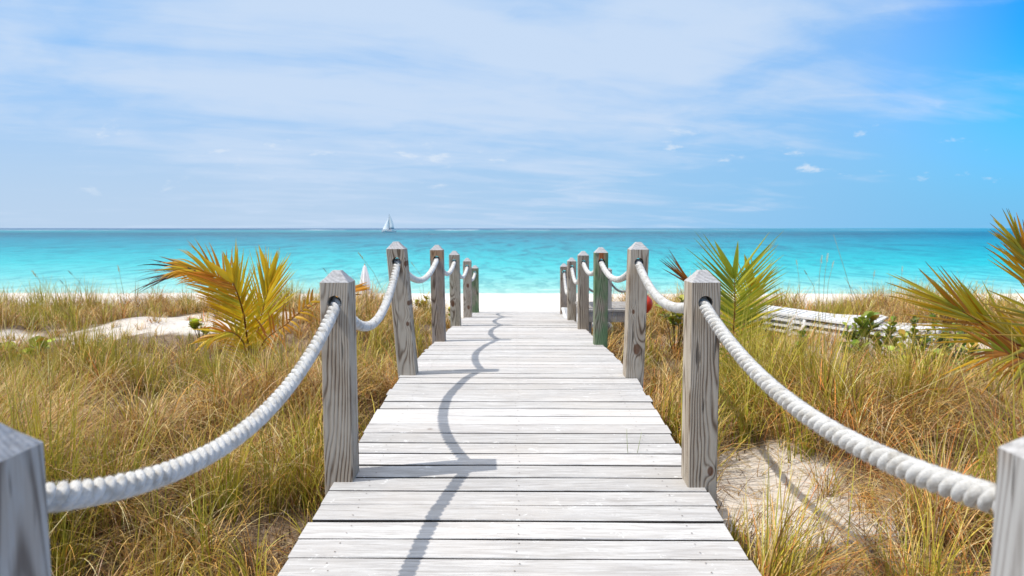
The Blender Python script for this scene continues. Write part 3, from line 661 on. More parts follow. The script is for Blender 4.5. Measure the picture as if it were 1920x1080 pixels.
PAL = np.array([(0.66, 0.43, 0.145), (0.64, 0.36, 0.075), (0.80, 0.60, 0.30), (0.27, 0.125, 0.042),      # straw, gold, pale, brown
                (0.33, 0.38, 0.025), (0.54, 0.51, 0.05), (0.17, 0.24, 0.025), (0.66, 0.24, 0.045)])          # green, lime, deep green, rust
def grass_zone(y0, y1, dens, nb, lmul, wid, nseg):
    ext = 0.86; A = 0
    N = int(dens * (2 * ext * (y1 + 0.9)) * (y1 - y0)); x = rng.uniform(-1, 1, N) * (ext * y1 + 1.2); y = rng.uniform(y0, y1, N)
    k = np.abs(x) < ext * y + 1.2; x, y = x[k], y[k]
    c = cover(x, y) * (0.45 + 0.55 * np.clip(0.75 + 1.3 * vnoise(x, y, 3.4, 61), 0, 1)); k = rng.random(len(x)) < c * 0.97 + 0.03 * (np.abs(x) > 1.05) * (y < 15.5); x, y, c = x[k], y[k], c[k]
    n = len(x)
    size = 0.95 + 0.50 * vnoise(x, y, 2.6, 31) + rng.normal(0, 0.22, n); size = np.clip(size, 0.45, 1.7) * (1 - 0.42 * np.exp(-((x - 4.2) / 1.5) ** 2 - ((y - 8.8) / 1.7) ** 2)) * (1 - 0.66 * np.exp(-((x + 5.7) / 2.4) ** 4 - ((y - 9.2) / 1.5) ** 4)) * (1 - 0.30 * np.exp(-((x + 3.0) / 0.9) ** 2 - ((y - 7.3) / 1.0) ** 2)) * np.where(c < 0.3, 0.6, 1.0)
    # moods of the meadow: greener and yellower on the left and far off, tawny on the right
    gr = 0.38 + 0.72 * vnoise(x, y, 1.0, 41) + np.where(x < 0, -0.05, -0.13) + np.interp(y, [2, 6, 10, 14], [-0.10, 0.05, 0.12, 0.08])
    gr = np.clip(gr, 0.05, 0.88); rust = np.clip(0.03 + 0.13 * vnoise(x, y, 1.3, 51) + np.where(x > 0, 0.05, 0), 0, 0.3)
    green_tuft = rng.random(n) < gr * 0.70
    per = np.maximum(6, (nb * size * rng.uniform(0.6, 1.3, n) * np.where(green_tuft, 0.6, 1.0)).astype(int)); idx = np.repeat(np.arange(n), per); m = len(idx)
    tuft_az = rng.uniform(0, 2 * np.pi, n); wind = 0.35
    az = rng.uniform(0, 2 * np.pi, m)
    az = np.where(rng.random(m) < 0.40, tuft_az[idx] + rng.normal(0, 0.7, m), az); az = np.where(rng.random(m) < 0.22, rng.normal(wind, 0.6, m), az)
    rad = np.abs(rng.normal(0, 0.075, m)) * size[idx]; a0 = rng.uniform(0, 2 * np.pi, m)
    az = np.where(rng.random(m) < 0.75, a0 + rng.normal(0, 0.5, m), az)
    px = x[idx] + rad * np.cos(a0); py = y[idx] + rad * np.sin(a0)
    isg = np.where(green_tuft[idx], rng.random(m) < 0.88, rng.random(m) < 0.12 * (0.4 + gr[idx]))
    lean = np.abs(np.where(isg, rng.normal(0.12, 0.13, m), rng.normal(0.30, 0.24, m)))
    curve = np.where(isg, rng.gamma(2.0, 0.30, m), rng.gamma(5.0, 0.44, m)); curve = np.minimum(curve, 3.1)
    length = lmul * size[idx] * rng.uniform(0.55, 1.25, m) * np.where(isg, 0.98, 1.0)
    broken = rng.random(m) < 0.07; lean = np.where(broken, rng.uniform(0.7, 1.4, m), lean); curve = np.where(broken, rng.normal(0.1, 0.3, m), curve)
    # keep the foliage off the walkway
    inward = (px * np.cos(az) < 0) & (np.abs(px) < 1.5); length = np.where(inward, length * np.clip((np.abs(px) - 0.80) / 0.8, 0.25, 1), length)
    width = wid * rng.uniform(0.6, 1.35, m) * np.where(isg, 1.25, 1.0)
    u = rng.random(m); ci = np.where(isg, np.where(u < 0.42, 4, np.where(u < 0.84, 5, 6)), np.where(u < 0.34, 0, np.where(u < 0.56, 1, np.where(u < 0.74, 2, 3))))
    ci = np.where((~isg) & (rng.random(m) < rust[idx]), 7, ci)
    col = PAL[ci] * np.where(isg[:, None], rng.uniform(0.6, 1.15, (m, 1)), rng.uniform(0.48, 1.25, (m, 1))) * (1 + rng.normal(0, 0.05, (m, 3)))
    tip = np.where(isg[:, None], col * 0.6 + PAL[1] * 0.45, col * 1.05)
    pz = ground_z(px, py) - 0.02
    return blades(px, py, pz, az, lean, curve, length, width, np.clip(col, 0.02, 0.85), np.clip(tip, 0.02, 0.85), nseg)
ZN = [grass_zone(0.7, 4.2, 25, 150, 0.57, 0.0056, 10), grass_zone(4.2, 8.0, 21, 105, 0.53, 0.0068, 8), grass_zone(8.0, 17.2, 17, 50, 0.45, 0.0090, 5)]
# brown thatch packed low between the tussocks
m_n = 62000; ty = rng.uniform(0.8, 9.5, m_n); tx = rng.uniform(-1, 1, m_n) * (0.86 * ty + 1.2); keep = (rng.random(m_n) < cover(tx, ty) * 0.95) & (np.abs(tx) > 0.99); tx, ty = tx[keep], ty[keep]; m_n = len(tx)
tcol = np.array([(0.15, 0.075, 0.03), (0.24, 0.13, 0.05), (0.10, 0.05, 0.022), (0.34, 0.21, 0.09)])[rng.integers(0, 4, m_n)] * rng.uniform(0.7, 1.2, (m_n, 1))
ZN.append(blades(tx, ty, ground_z(tx, ty) - 0.01, rng.uniform(0, 6.28, m_n), np.abs(rng.normal(0.75, 0.4, m_n)), rng.gamma(3.0, 0.35, m_n), rng.uniform(0.10, 0.30, m_n), rng.uniform(0.004, 0.008, m_n), tcol, tcol, 4))
# dead stalks lying loose on the sand
lx = np.concatenate([rng.uniform(-9, 9, 5200), rng.uniform(1.0, 2.7, 1100)]); lyy = np.concatenate([rng.uniform(1.5, 13, 5200), rng.uniform(2.5, 5.4, 1100)]); m_n = len(lx); keep = (np.abs(lx) > 1.0) & ((bare(lx, lyy) > 0.2) | (rng.random(m_n) < 0.25)); lx, lyy = lx[keep], lyy[keep]; m_n = len(lx)
ci_ = rng.integers(0, 4, m_n); lc = PAL[ci_] * rng.uniform(0.45, 1.0, (m_n, 1))
ZN.append(blades(lx, lyy, ground_z(lx, lyy) + 0.006, rng.uniform(0, 6.28, m_n), rng.normal(1.42, 0.10, m_n), rng.normal(0.1, 0.15, m_n), rng.uniform(0.08, 0.34, m_n), rng.uniform(0.003, 0.006, m_n), lc, lc, 3))
off = 0; VV, QQ, CC = [], [], []
for v_, q_, c_ in ZN: VV.append(v_); QQ.append(q_ + off); CC.append(c_); off += len(v_)
tag(big_mesh('dune_grass', np.concatenate(VV), np.concatenate(QQ), M_GRASS, np.concatenate(CC)), 'tall tawny and green dune grass on both sides of the boardwalk', 'grass', kind='stuff')
print('grass blades quads', sum(len(q) for q in QQ))

# two stray blades growing up between boards, and single long seed stalks against the sea
def stalk(name, pts, rad, head, hcol, label, cat, group, scol=(0.34, 0.27, 0.12)):
    root = empty(name, pts[0]); o0 = Vector(pts[0]); P = [Vector(p) - o0 for p in pts]
    mb = MB(); mb.tube(P, [rad] + [rad * 0.8] * (len(P) - 2) + [rad * 0.5], 5)
    mesh('stem', mb.v, mb.f, M_GRASS, root, True, cols=[scol] * len(mb.v))
    if head:
        T = (P[-1] - P[-2]).normalized(); v, f, c = [], [], []
        for i in range(18):                           # small flat spikelets along the top of the stem
            t = i / 17; p = P[-1] - T * head * (1 - t); a = i * 2.4; d = (Vector((math.cos(a), math.sin(a) * 0.6, 0.25)) + T * 0.9).normalized()
            s = T.cross(d).normalized() * head * 0.055; l = head * (0.34 - 0.16 * t)
            b = len(v); v += [tuple(p), tuple(p + d * l * .5 + s), tuple(p + d * l), tuple(p + d * l * .5 - s)]; f.append((b, b + 1, b + 2, b + 3)); c += [hcol] * 4
        mesh('seed_head', v, f, M_GRASS, root, cols=c)
    return tag(root, label, cat, group)
def px_stalk(pts, Y, **kw):
    P = [at(a, b_, Y) for a, b_ in pts]
    g = float(ground_z(P[0].x, Y)); P = [Vector((P[0].x + (P[0].x - P[1].x) * 0.3, Y, min(g - 0.03, P[0].z - 0.05)))] + P
    return P
OATS = [([(235, 575), (228, 530), (221, 498)], 13.0, 0.13, (0.62, 0.50, 0.26), 'pale seed stalk standing alone against the sea left of the yellow palm'),
        ([(100, 560), (80, 535), (60, 508)], 13.5, 0.16, (0.66, 0.56, 0.32), 'soft pale seed stalk leaning left above the dune at far left'),
        ([(180, 575), (150, 530), (128, 508)], 12.5, 0.10, (0.25, 0.20, 0.15), 'thin dark tipped stalk leaning left over the left dune'),
        ([(150, 585), (130, 545), (113, 526)], 12.0, 0.09, (0.25, 0.20, 0.15), 'short dark tipped stalk leaning left over the left dune'),
        ([(735, 580), (700, 510), (672, 474)], 10.5, 0.13, (0.60, 0.45, 0.20), 'golden seed stalk arching left between the two nearest left posts'),
        ([(640, 560), (625, 525), (606, 503)], 10.5, 0.08, (0.22, 0.18, 0.14), 'dark seed stalk tip showing just left of a grey post top'),
        ([(795, 560), (792, 520), (771, 492)], 12.5, 0.10, (0.60, 0.50, 0.25), 'small seed stalk between the leaning post and the brown post'),
        ([(1535, 590), (1536, 520), (1541, 480)], 9.5, 0.11, (0.78, 0.72, 0.55), 'white plumed stalk, left one of a close trio on the right dune'),
        ([(1542, 590), (1546, 520), (1552, 476)], 9.6, 0.12, (0.80, 0.75, 0.58), 'white plumed stalk, tallest of a close trio on the right dune'),
        ([(1548, 590), (1553, 530), (1563, 490)], 9.7, 0.09, (0.80, 0.75, 0.58), 'white plumed stalk, right one of a close trio on the right dune'),
        ([(1608, 590), (1585, 510), (1563, 440)], 9.0, 0.0, None, 'long bare brown stalk leaning left, tallest on the right dune'),
        ([(1615, 590), (1602, 550), (1583, 519)], 9.0, 0.0, None, 'short bare dark stalk leaning left on the right dune'),
        ([(1535, 585), (1525, 535), (1508, 507)], 10.0, 0.08, (0.3, 0.24, 0.16), 'thin dark tipped stalk beside the white plumed trio'),
        ([(1500, 575), (1498, 520), (1493, 488)], 11.0, 0.09, (0.62, 0.50, 0.28), 'thin straw stalk with small seed head right of the green palm'),
        ([(1640, 575), (1636, 530), (1640, 508)], 12.0, 0.11, (0.72, 0.62, 0.42), 'pale straw stalk on right dune near the middle of the turquoise shallows'),
        ([(1690, 570), (1690, 520), (1692, 500)], 13.0, 0.11, (0.72, 0.62, 0.42), 'pale straw stalk just left of the large palm at right edge')]
for pts, Y, hd, hc, lab in OATS:
    stalk('grass_stalk', px_stalk(pts, Y), 0.0035 if Y > 8 else 0.003, hd, hc, lab, 'grass stalk', 'single seed stalks above the dune grass')
for pxs, lab in (([(1178, 857), (1176, 830), (1175, 803)], 'thin green grass blade poking up between boards, left of a pair'), ([(1193, 857), (1197, 838), (1203, 808)], 'thin green grass blade poking up between boards, right of a pair')):
    Y = 3.62; P = [at(a, b_, Y) for a, b_ in pxs]; dz_ = deck_z(Y) - P[0].z - 0.03; P = [p + Vector((0, 0, dz_)) for p in P]
    stalk('grass_sprout', P, 0.0018, 0, None, lab, 'grass blade', 'sprouts between the boards', (0.30, 0.36, 0.10))

# ------------------------------------------------------------------ young coconut palms
def catmull(pts, n):
    P = [Vector(p) for p in pts]; P = [P[0] * 2 - P[1]] + P + [P[-1] * 2 - P[-2]]; out = []
    m = len(P) - 3
    for i in range(n + 1):
        u = i / n * m; k = min(int(u), m - 1); t = u - k; a, b_, c, d = P[k:k + 4]
        out.append(0.5 * (2 * b_ + (c - a) * t + (2 * a - 5 * b_ + 4 * c - d) * t * t + (3 * b_ - a - 3 * c + d) * t ** 3))
    return out

def frond(palm, pts, normal, n, L, ang=(62, 22), sides=(1, -1), width=0.03, start=0.12, droop=0.10, vee=0.25, cols=((0.45, 0.42, 0.05),), tips=((0.5, 0.22, 0.03),), rach=(0.36, 0.13, 0.03), rr=0.011, prof=None, lside=(1.0, 1.0), tipmix=0.75, jit=0.10, broad=0, label=None, darktip=0.0, seed=0, hot=None):
    r = random.Random(seed); o0 = palm.location
    C = catmull([Vector(p) - o0 for p in pts], 40); Nn = Vector(normal).normalized()
    v, f, c = [], [], []
    def leaflet(p, d, S, l, wd, dr, ca, cb, dark, seg=7):
        b = len(v); side = d.cross(Nn).normalized(); prev = p.copy(); dd = d.copy()
        tw = r.uniform(-0.5, 0.5)
        side = (side * math.cos(tw) + Nn * math.sin(tw)).normalized()
        for i in range(seg + 1):
            t = i / seg; w_ = wd * 0.5 * min(1, 0.35 + t * 4) * (1 - t ** 2.2) + 0.0006
            fold = d.cross(side).normalized() * (w_ * 0.45)
            v.extend([tuple(prev - side * w_), tuple(prev - fold), tuple(prev + side * w_)])
            k = t ** 1.5 * tipmix; col = [ca[j] * (1 - k) + cb[j] * k for j in range(3)]
            if t > 1 - dark: col = [0.05, 0.03, 0.03]
            c.extend([col] * 3)
            dd = (dd + Vector((0, 0, -dr * 2.0 * t / seg))).normalized(); prev = prev + dd * (l / seg)
        for i in range(seg):
            a = b + i * 3
            f.extend([(a, a + 1, a + 4, a + 3), (a + 1, a + 2, a + 5, a + 4)])
    for i in range(n):
        u = start + (0.985 - start) * i / (n - 1)
        for sd in sides:
            uu = min(0.995, max(0, u + r.uniform(-.008, .008))); k = int(uu * 39); p = C[k].lerp(C[k + 1], uu * 39 - k if uu * 39 - k <= 1 else 1)
            T = (C[min(k + 2, 40)] - C[max(k - 1, 0)]).normalized(); S = T.cross(Nn).normalized() * sd
            q = (u - start) / (1 - start); a = R(ang[0] + (ang[1] - ang[0]) * q + r.gauss(0, 4))
            d = (T * math.cos(a) + S * math.sin(a) + Nn * (vee + r.gauss(0, 0.06))).normalized()
            pf = prof(q) if prof else (0.62 + 0.38 * math.sin(math.pi * min(1, q * 0.85 + 0.12)))
            l = L * pf * (1 + r.gauss(0, jit)) * (lside[0] if sd > 0 else lside[1])
            ca = r.choice(OR if hot is not None and q + r.gauss(0, .08) > hot else cols); cb = r.choice(tips); s = r.uniform(0.8, 1.15)
            leaflet(p, d, S, l, width * r.uniform(0.8, 1.2), droop * r.uniform(0.5, 1.5), [q_ * s for q_ in ca], cb, darktip if r.random() < 0.6 else 0)
    for j in range(broad):                             # the unsplit end of a young frond
        T = (C[40] - C[36]).normalized(); S = T.cross(Nn).normalized(); d = (T + S * (-0.55 + 0.62 * j) + Nn * 0.15).normalized()
        leaflet(C[39], d, S, L * (0.66 if j else 0.78), width * 3.6, 0.02, cols[0], cols[-1], 0)
    fr = mesh('frond', v, f, M_PALM, palm, True, cols=c)
    mb = MB(); mb.tube(C, [rr * (1.25 - 0.95 * i / 40) for i in range(41)], 6)
    mesh('rachis', mb.v, mb.f, M_PALM, fr, True, cols=[rach] * len(mb.v))
    if label: fr['label'] = label
    return fr

YG = [(0.84, 0.60, 0.02), (0.78, 0.60, 0.03), (0.84, 0.57, 0.02), (0.64, 0.56, 0.04), (0.86, 0.50, 0.02)]
OR = [(0.75, 0.33, 0.015), (0.70, 0.24, 0.015), (0.75, 0.42, 0.02)]
GN = [(0.38, 0.43, 0.03), (0.46, 0.48, 0.035), (0.56, 0.52, 0.04), (0.27, 0.33, 0.035)]
GY_ = [(0.64, 0.58, 0.05), (0.70, 0.54, 0.05), (0.46, 0.47, 0.05)]
BR = [(0.48, 0.18, 0.025), (0.60, 0.25, 0.03), (0.36, 0.13, 0.03)]

def ground_pt(px, Y):
    p = at(px, 600, Y); return Vector((p.x, Y, float(ground_z(p.x, Y)) - 0.04))

# left, yellowing
Y = 8.0; b0 = ground_pt(470, Y)
pl = empty('coconut_palm', b0); tag(pl, 'small yellow and orange coconut palm growing in the grass left of the boardwalk', 'palm', 'young palms in the dune grass')
mb = MB(); mb.lathe([(0.06, 0.0), (0.075, 0.05), (0.055, 0.16), (0.03, 0.28)], 10)
mesh('stem_base', mb.v, mb.f, M_PALM, pl, True, cols=[(0.34, 0.20, 0.07)] * len(mb.v))
frond(pl, [b0 + Vector((0, 0, .06)), at(464, 640, Y), at(457, 592, Y - .15), at(447, 556, Y - .25), at(436, 528, Y - .25)], (0.12, -1, 0.15), 62, 0.68, (60, 48), (-1,), 0.023, 0.06, 0.14, 0.10, YG, OR, rr=0.012, prof=lambda q: 0.50 + 0.62 * q, tipmix=0.8, seed=1, hot=0.72, jit=.06)
frond(pl, [b0 + Vector((0.01, 0, .06)), at(465, 640, Y), at(458, 592, Y - .15), at(448, 556, Y - .25), at(437, 526, Y - .25)], (0.12, -1, 0.15), 56, 0.56, (54, 20), (1,), 0.023, 0.06, 0.03, 0.10, YG, YG, rr=0.008, prof=lambda q: 0.75 + 0.1 * q, broad=2, seed=2)
frond(pl, [at(447, 560, Y - .05), at(420, 528, Y - .1), at(388, 510, Y - .15), at(345, 503, Y - .2)], (0.2, -1, 0.5), 22, 0.46, (48, 12), (1, -1), 0.030, 0.10, 0.60, 0.05, OR + YG[:2], OR, rr=0.012, tipmix=0.9, darktip=0.0, rach=(0.60, 0.25, 0.02), seed=3, label='orange arching frond')
frond(pl, [at(366, 507, Y - .2), at(352, 507, Y - .2), at(340, 510, Y - .2)], (0.1, -1, 0.6), 9, 0.60, (20, 3), (1, -1), 0.020, 0.1, 0.30, 0.05, [(0.07, 0.04, 0.03), (0.10, 0.05, 0.03)], [(0.03, 0.02, 0.02)], rr=0.008, seed=4, label='withered blackened frond tip')
frond(pl, [b0 + Vector((.02, .1, .06)), at(482, 630, Y + .3), at(496, 570, Y + .35), at(507, 525, Y + .4)], (-0.15, -1, 0.2), 38, 0.62, (46, 14), (1, -1), 0.024, 0.2, 0.04, 0.10, YG, YG + OR[:1], rr=0.010, broad=2, seed=5)
frond(pl, [b0 + Vector((-.03, -.05, .06)), at(455, 640, Y - .3), at(425, 622, Y - .4), at(385, 640, Y - .45)], (0.2, -1, 0.6), 14, 0.30, (55, 20), (1, -1), 0.030, 0.25, 0.5, 0.1, OR + YG, OR, rr=0.009, seed=6, label='low orange frond drooping into the grass')
frond(pl, [b0 + Vector((.05, -.05, .06)), at(495, 640, Y - .2), at(540, 605, Y - .3), at(588, 560, Y - .3)], (0.1, -1, 0.4), 13, 0.24, (75, 40), (1, -1), 0.028, 0.35, 1.1, 0.05, OR, [(0.35, 0.16, 0.03), (0.16, 0.08, 0.03)], rr=0.010, rach=(0.40, 0.18, 0.03), jit=.3, seed=7, label='dried orange frond with hanging leaflets')
frond(pl, [at(540, 600, Y - .1), at(610, 560, Y + .1), at(660, 545, Y + .2)], (0.1, -1, 0.9), 6, 0.36, (16, 5), (1, -1), 0.040, 0.6, 0.05, 0.0, OR, [(0.62, 0.30, 0.02), (0.10, 0.05, 0.02)], rr=0.006, seed=8, label='orange frond tip reaching behind the grey post')

# right, green
Y = 7.2; b0 = ground_pt(1378, Y)
pr = empty('coconut_palm', b0); tag(pr, 'small green coconut palm with fan of split leaves right of the boardwalk', 'palm', 'young palms in the dune grass')
mb = MB(); mb.lathe([(0.05, 0.0), (0.065, 0.05), (0.045, 0.16), (0.025, 0.26)], 10)
mesh('stem_base', mb.v, mb.f, M_PALM, pr, True, cols=[(0.34, 0.20, 0.07)] * len(mb.v))
frond(pr, [b0 + Vector((0, 0, .05)), at(1375, 625, Y - .05), at(1378, 570, Y - .12), at(1377, 518, Y - .12)], (0.05, -1, 0.12), 38, 0.60, (72, 38), (1, -1), 0.021, 0.12, 0.05, 0.12, GN + GY_[:1], GN + GY_, rach=(0.42, 0.20, 0.05), rr=0.011, prof=lambda q: 0.72 + 0.38 * q, broad=2, seed=11)
frond(pr, [b0 + Vector((.03, .1, .05)), at(1392, 620, Y + .3), at(1403, 570, Y + .4), at(1412, 530, Y + .4)], (-0.1, -1, 0.2), 18, 0.46, (60, 20), (1, -1), 0.028, 0.25, 0.08, 0.1, YG + GY_, GY_ + OR[:1], rr=0.009, broad=1, seed=12, label='yellowing frond behind')
frond(pr, [b0 + Vector((-.02, .05, .05)), at(1350, 610, Y + .2), at(1310, 550, Y + .2), at(1285, 522, Y + .2)], (0.1, -1, 0.3), 6, 0.42, (12, 4), (1, -1), 0.018, 0.80, 0.04, 0.0, BR, [(0.08, 0.04, 0.02)], rr=0.008, rach=(0.3, 0.14, 0.04), seed=13, label='dry brown leaflets sticking out to the left')

# far right, large and near
Y = 4.6; b0 = ground_pt(1975, Y)
pf = empty('coconut_palm', b0); tag(pf, 'large out of focus palm with rusty brown fronds at the right edge', 'palm', 'young palms in the dune grass')
mb = MB(); mb.lathe([(0.07, 0.0), (0.09, 0.05), (0.07, 0.2), (0.04, 0.36)], 10)
mesh('stem_base', mb.v, mb.f, M_PALM, pf, True, cols=[(0.34, 0.18, 0.07)] * len(mb.v))
MX = GN[1:3] + GY_ + YG[:2] + OR[2:] + BR[:2]
frond(pf, [b0 + Vector((0, 0, .1)), at(1950, 668, Y), at(1905, 645, Y - .1), at(1840, 606, Y - .15), at(1768, 560, Y - .2)], (-0.1, -1, 0.35), 34, 0.74, (36, 9), (1, -1), 0.022, 0.15, 0.05, 0.08, MX, BR[1:2] + GY_ + OR, rach=(0.42, 0.14, 0.03), rr=0.012, lside=(0.72, 1.0), darktip=0.12, seed=21)
frond(pf, [b0 + Vector((.05, .1, .1)), at(1965, 610, Y + .1), at(1960, 550, Y + .1), at(1940, 500, Y + .05), at(1908, 455, Y)], (-0.3, -1, 0.1), 30, 0.48, (36, 8), (1, -1), 0.022, 0.25, 0.03, 0.08, GY_ + OR[2:] + BR[1:2], OR + BR + GY_, rach=(0.44, 0.18, 0.03), rr=0.012, darktip=0.12, seed=22)
frond(pf, [b0 + Vector((0, -.1, .1)), at(2010, 665, Y - .2), at(1985, 620, Y - .3), at(1960, 590, Y - .35)], (-0.2, -1, 0.2), 13, 0.80, (42, 24), (-1,), 0.024, 0.3, 0.03, 0.05, GN[1:] + OR[2:] + GY_, OR[2:] + BR, rach=(0.40, 0.16, 0.03), rr=0.012, darktip=0.10, seed=23)
frond(pf, [b0 + Vector((-.02, -.1, .08)), at(1955, 700, Y - .2), at(1915, 672, Y - .3), at(1860, 655, Y - .35)], (-0.1, -1, 0.6), 22, 0.42, (50, 14), (1, -1), 0.022, 0.15, 0.30, 0.1, BR + GN[:2], BR, rach=(0.34, 0.12, 0.03), rr=0.012, seed=24, label='low rusty frond drooping into the grass')

# ------------------------------------------------------------------ fleshy green beach shrubs
def shrub(px, py, Y, hgt, label, n=3, size=0.055, spread=0.12, tone=(0.16, 0.24, 0.03), group='fleshy leaved shrubs in the sand', seed=0):
    r = random.Random(seed + 100); top = at(px, py, Y); g = float(ground_z(top.x, Y)) - 0.03
    root = empty('beach_shrub', (top.x, Y, g)); H = max(0.06, top.z - g)
    v, f, c = [], [], []; ms = MB()
    for k in range(n):
        ex = Vector((r.uniform(-1, 1) * spread, r.uniform(-.6, .6) * spread, H * r.uniform(0.5, 1.0) if k else H))
        if H > 0.12: ms.tube([(ex.x * .15, ex.y * .15, 0), (ex.x * .5 + r.uniform(-.02, .02), ex.y * .5, H * .5), tuple(ex)], [0.008, 0.006, 0.004], 5)
        for j in range(16):
            a = j * 2.4 + r.random(); el = r.uniform(0.25, 1.15); d = Vector((math.cos(a) * math.cos(el), math.sin(a) * math.cos(el), math.sin(el)))
            s = d.cross(Vector((0, 0, 1))).normalized(); l = size * r.uniform(0.55, 1.45); nn = s.cross(d)
            b = len(v); p0 = ex * (1 - 0.35 * r.random()) - Vector((0, 0, r.uniform(0, .05)))
            for t, w_ in ((0.0, 0.06), (0.3, 0.22), (0.65, 0.40), (0.9, 0.30), (1.0, 0.08)):
                q = p0 + d * (l * t) - nn * (0.0) - Vector((0, 0, l * 0.12 * t * t))
                v += [tuple(q - s * l * w_), tuple(q - nn * l * 0.06), tuple(q + s * l * w_)]
            k_ = r.uniform(0.8, 1.9); cc_ = [tone[0] * k_ * r.uniform(.9, 1.5), tone[1] * k_, tone[2] * k_]
            if r.random() < 0.06: cc_ = [0.5, 0.30, 0.04]
            c += [cc_] * 15
            for i in range(4):
                q = b + i * 3; f += [(q, q + 1, q + 4, q + 3), (q + 1, q + 2, q + 5, q + 4)]
    if ms.v: mesh('stem', ms.v, ms.f, M_GRASS, root, True, cols=[(0.20, 0.13, 0.06)] * len(ms.v))
    mesh('leaves', v, f, M_SHRUB, root, True, cols=c)
    return tag(root, label, 'shrub', group)
SH = [(375, 602, 9.5, 1, 0.075, 'single bright green rosette in sand beside the yellow palm', (0.26, 0.36, 0.03)),
      (1270, 555, 8.4, 5, 0.060, 'leafy green shrub seen over the sagging rope left of a wide post', (0.20, 0.26, 0.03)),
      (1176, 573, 11.5, 3, 0.055, 'small yellow green shrub on the beach beyond the platform', (0.28, 0.28, 0.03)),
      (1598, 592, 7.8, 1, 0.065, 'small upright green shrub in front of the loungers, leftmost of a row', (0.15, 0.24, 0.03)),
      (1622, 588, 7.7, 2, 0.080, 'tallest green shrub with an orange leaf in front of the white loungers', (0.17, 0.26, 0.03)),
      (1655, 598, 7.9, 1, 0.060, 'round green shrub at the right end of the white loungers', (0.20, 0.28, 0.03)),
      (1673, 593, 7.9, 1, 0.060, 'green shrub just right of the white loungers', (0.18, 0.26, 0.03)),
      (1725, 592, 7.2, 3, 0.060, 'dark green shrub on bare stems right of the loungers', (0.12, 0.20, 0.03)),
      (1768, 584, 7.6, 2, 0.060, 'green shrub with brown stems under the large palm tips', (0.12, 0.20, 0.03)),
      (1800, 600, 7.0, 2, 0.055, 'low green shrub behind the large palm fronds', (0.14, 0.22, 0.03)),
      (1485, 618, 7.0, 2, 0.05, 'small green shrub at the left foot of the white loungers', (0.16, 0.24, 0.03)),
      (1780, 640, 6.2, 5, 0.060, 'spreading bright green shrub low in the grass under the large palm', (0.20, 0.28, 0.03)),
      (1700, 628, 6.6, 4, 0.055, 'yellow green shrub low in grass below the loungers', (0.26, 0.31, 0.03)),
      (22, 645, 7.6, 9, 0.085, 'bright green leafy patch in the grass at the left frame edge', (0.24, 0.36, 0.025)),
      (850, 577, 12.0, 2, 0.05, 'little green plant behind the fifth left post', (0.24, 0.30, 0.03)),
      (792, 553, 13.0, 3, 0.055, 'yellow green plant behind the brown post', (0.28, 0.30, 0.03))]
for i, (a, b_, Y, n, s, lab, tone) in enumerate(SH):
    shrub(a, b_, Y, 0, lab, n + 3, s * 1.35, 0.42 if n > 6 else (0.24 if n > 3 else 0.12), tone, seed=i)

# ------------------------------------------------------------------ white sun loungers stacked behind the grass
def lounger(label, loc, rz, group):
    root = empty('sun_lounger', loc); root.rotation_euler = (0, 0, rz)
    Lh, Wd = 1.95, 0.64
    prof = [(0.0, -0.16), (0.03, -0.05), (0.10, 0.0), (0.5, 0.0), (1.2, 0.0), (1.55, 0.03), (1.85, 0.08), (1.95, 0.06)]
    def zat(y): return float(np.interp(y, [p[0] for p in prof], [p[1] for p in prof]))
    for sx in (-1, 1):
        m_ = MB(); v0 = 0
        for i, (y, z) in enumerate(prof):
            x0, x1 = sx * Wd / 2 - 0.02, sx * Wd / 2 + 0.02
            m_.v += [(x0, y, z - .034), (x1, y, z - .034), (x1, y, z), (x0, y, z)]
            if i:
                a = (i - 1) * 4; b = i * 4
                for k in range(4): m_.f.append((a + k, a + (k + 1) % 4, b + (k + 1) % 4, b + k))
        m_.f += [(3, 2, 1, 0), tuple(len(m_.v) - 4 + k for k in range(4))]
        m_.build('side_rail', M_WHITE, root)
    m_ = MB(); y = 0.09
    while y < 1.9:
        z = zat(y); m_.box(-Wd / 2 + .022, Wd / 2 - .022, y, y + 0.055, z - 0.028, z - 0.004); y += 0.082
    m_.build('slats', M_WHITE, root)
    for sx in (-1, 1):
        for y in (0.22, 1.62):
            m_ = MB(); x = sx * (Wd / 2 - .012)
            m_.tube([(x, y, zat(y) - .032), (x + sx * .01, y + .015, zat(y) - .15), (x + sx * .03, y + (.05 if y > 1 else -.05), -0.27)], [0.026, 0.022, 0.018], 8)
            m_.build('leg', M_WHITE, root, True)
    return tag(root, label, 'lounger', group)
def place_lounger(proto, label, loc, rz, tilt=(0, 0)):
    r = proto.copy(); COL.objects.link(r); r.location = loc; r.rotation_euler = (tilt[0], tilt[1], rz); r['label'] = label
    for ch in proto.children:
        c = ch.copy(); COL.objects.link(c); c.parent = r
    return r
WHERE = {0: 'lowest', 1: 'second from the bottom', 2: 'third from the bottom'}
proto = None
for (pxo, Yo, ang, cnt, hb, nm) in ((1404, 11.2, -131, 4, 0.0, 'left stack by the green palm'), (1490, 10.6, -133, 4, -0.04, 'right stack by the shrubs')):
    ox = at(pxo, 600, Yo).x
    for k in range(cnt):
        gz = float(ground_z(ox, Yo)) + 0.29 + k * 0.088 + hb - 0.16
        pos = 'topmost' if k == cnt - 1 else WHERE[k]
        lab = f'white slatted sun lounger, {pos} in the {nm}'
        loc = (ox + 0.015 * math.sin(k * 3), Yo - 0.02 * k, gz); rr_ = (R(-3.5), 0, R(ang + 0.6 * k))
        if proto is None: proto = lounger(lab, loc, 0, 'stacked white sun loungers'); proto.rotation_euler = rr_
        else: place_lounger(proto, lab, loc, rr_[2], (rr_[0], 0))
gz = float(ground_z(1.15, 10.6))
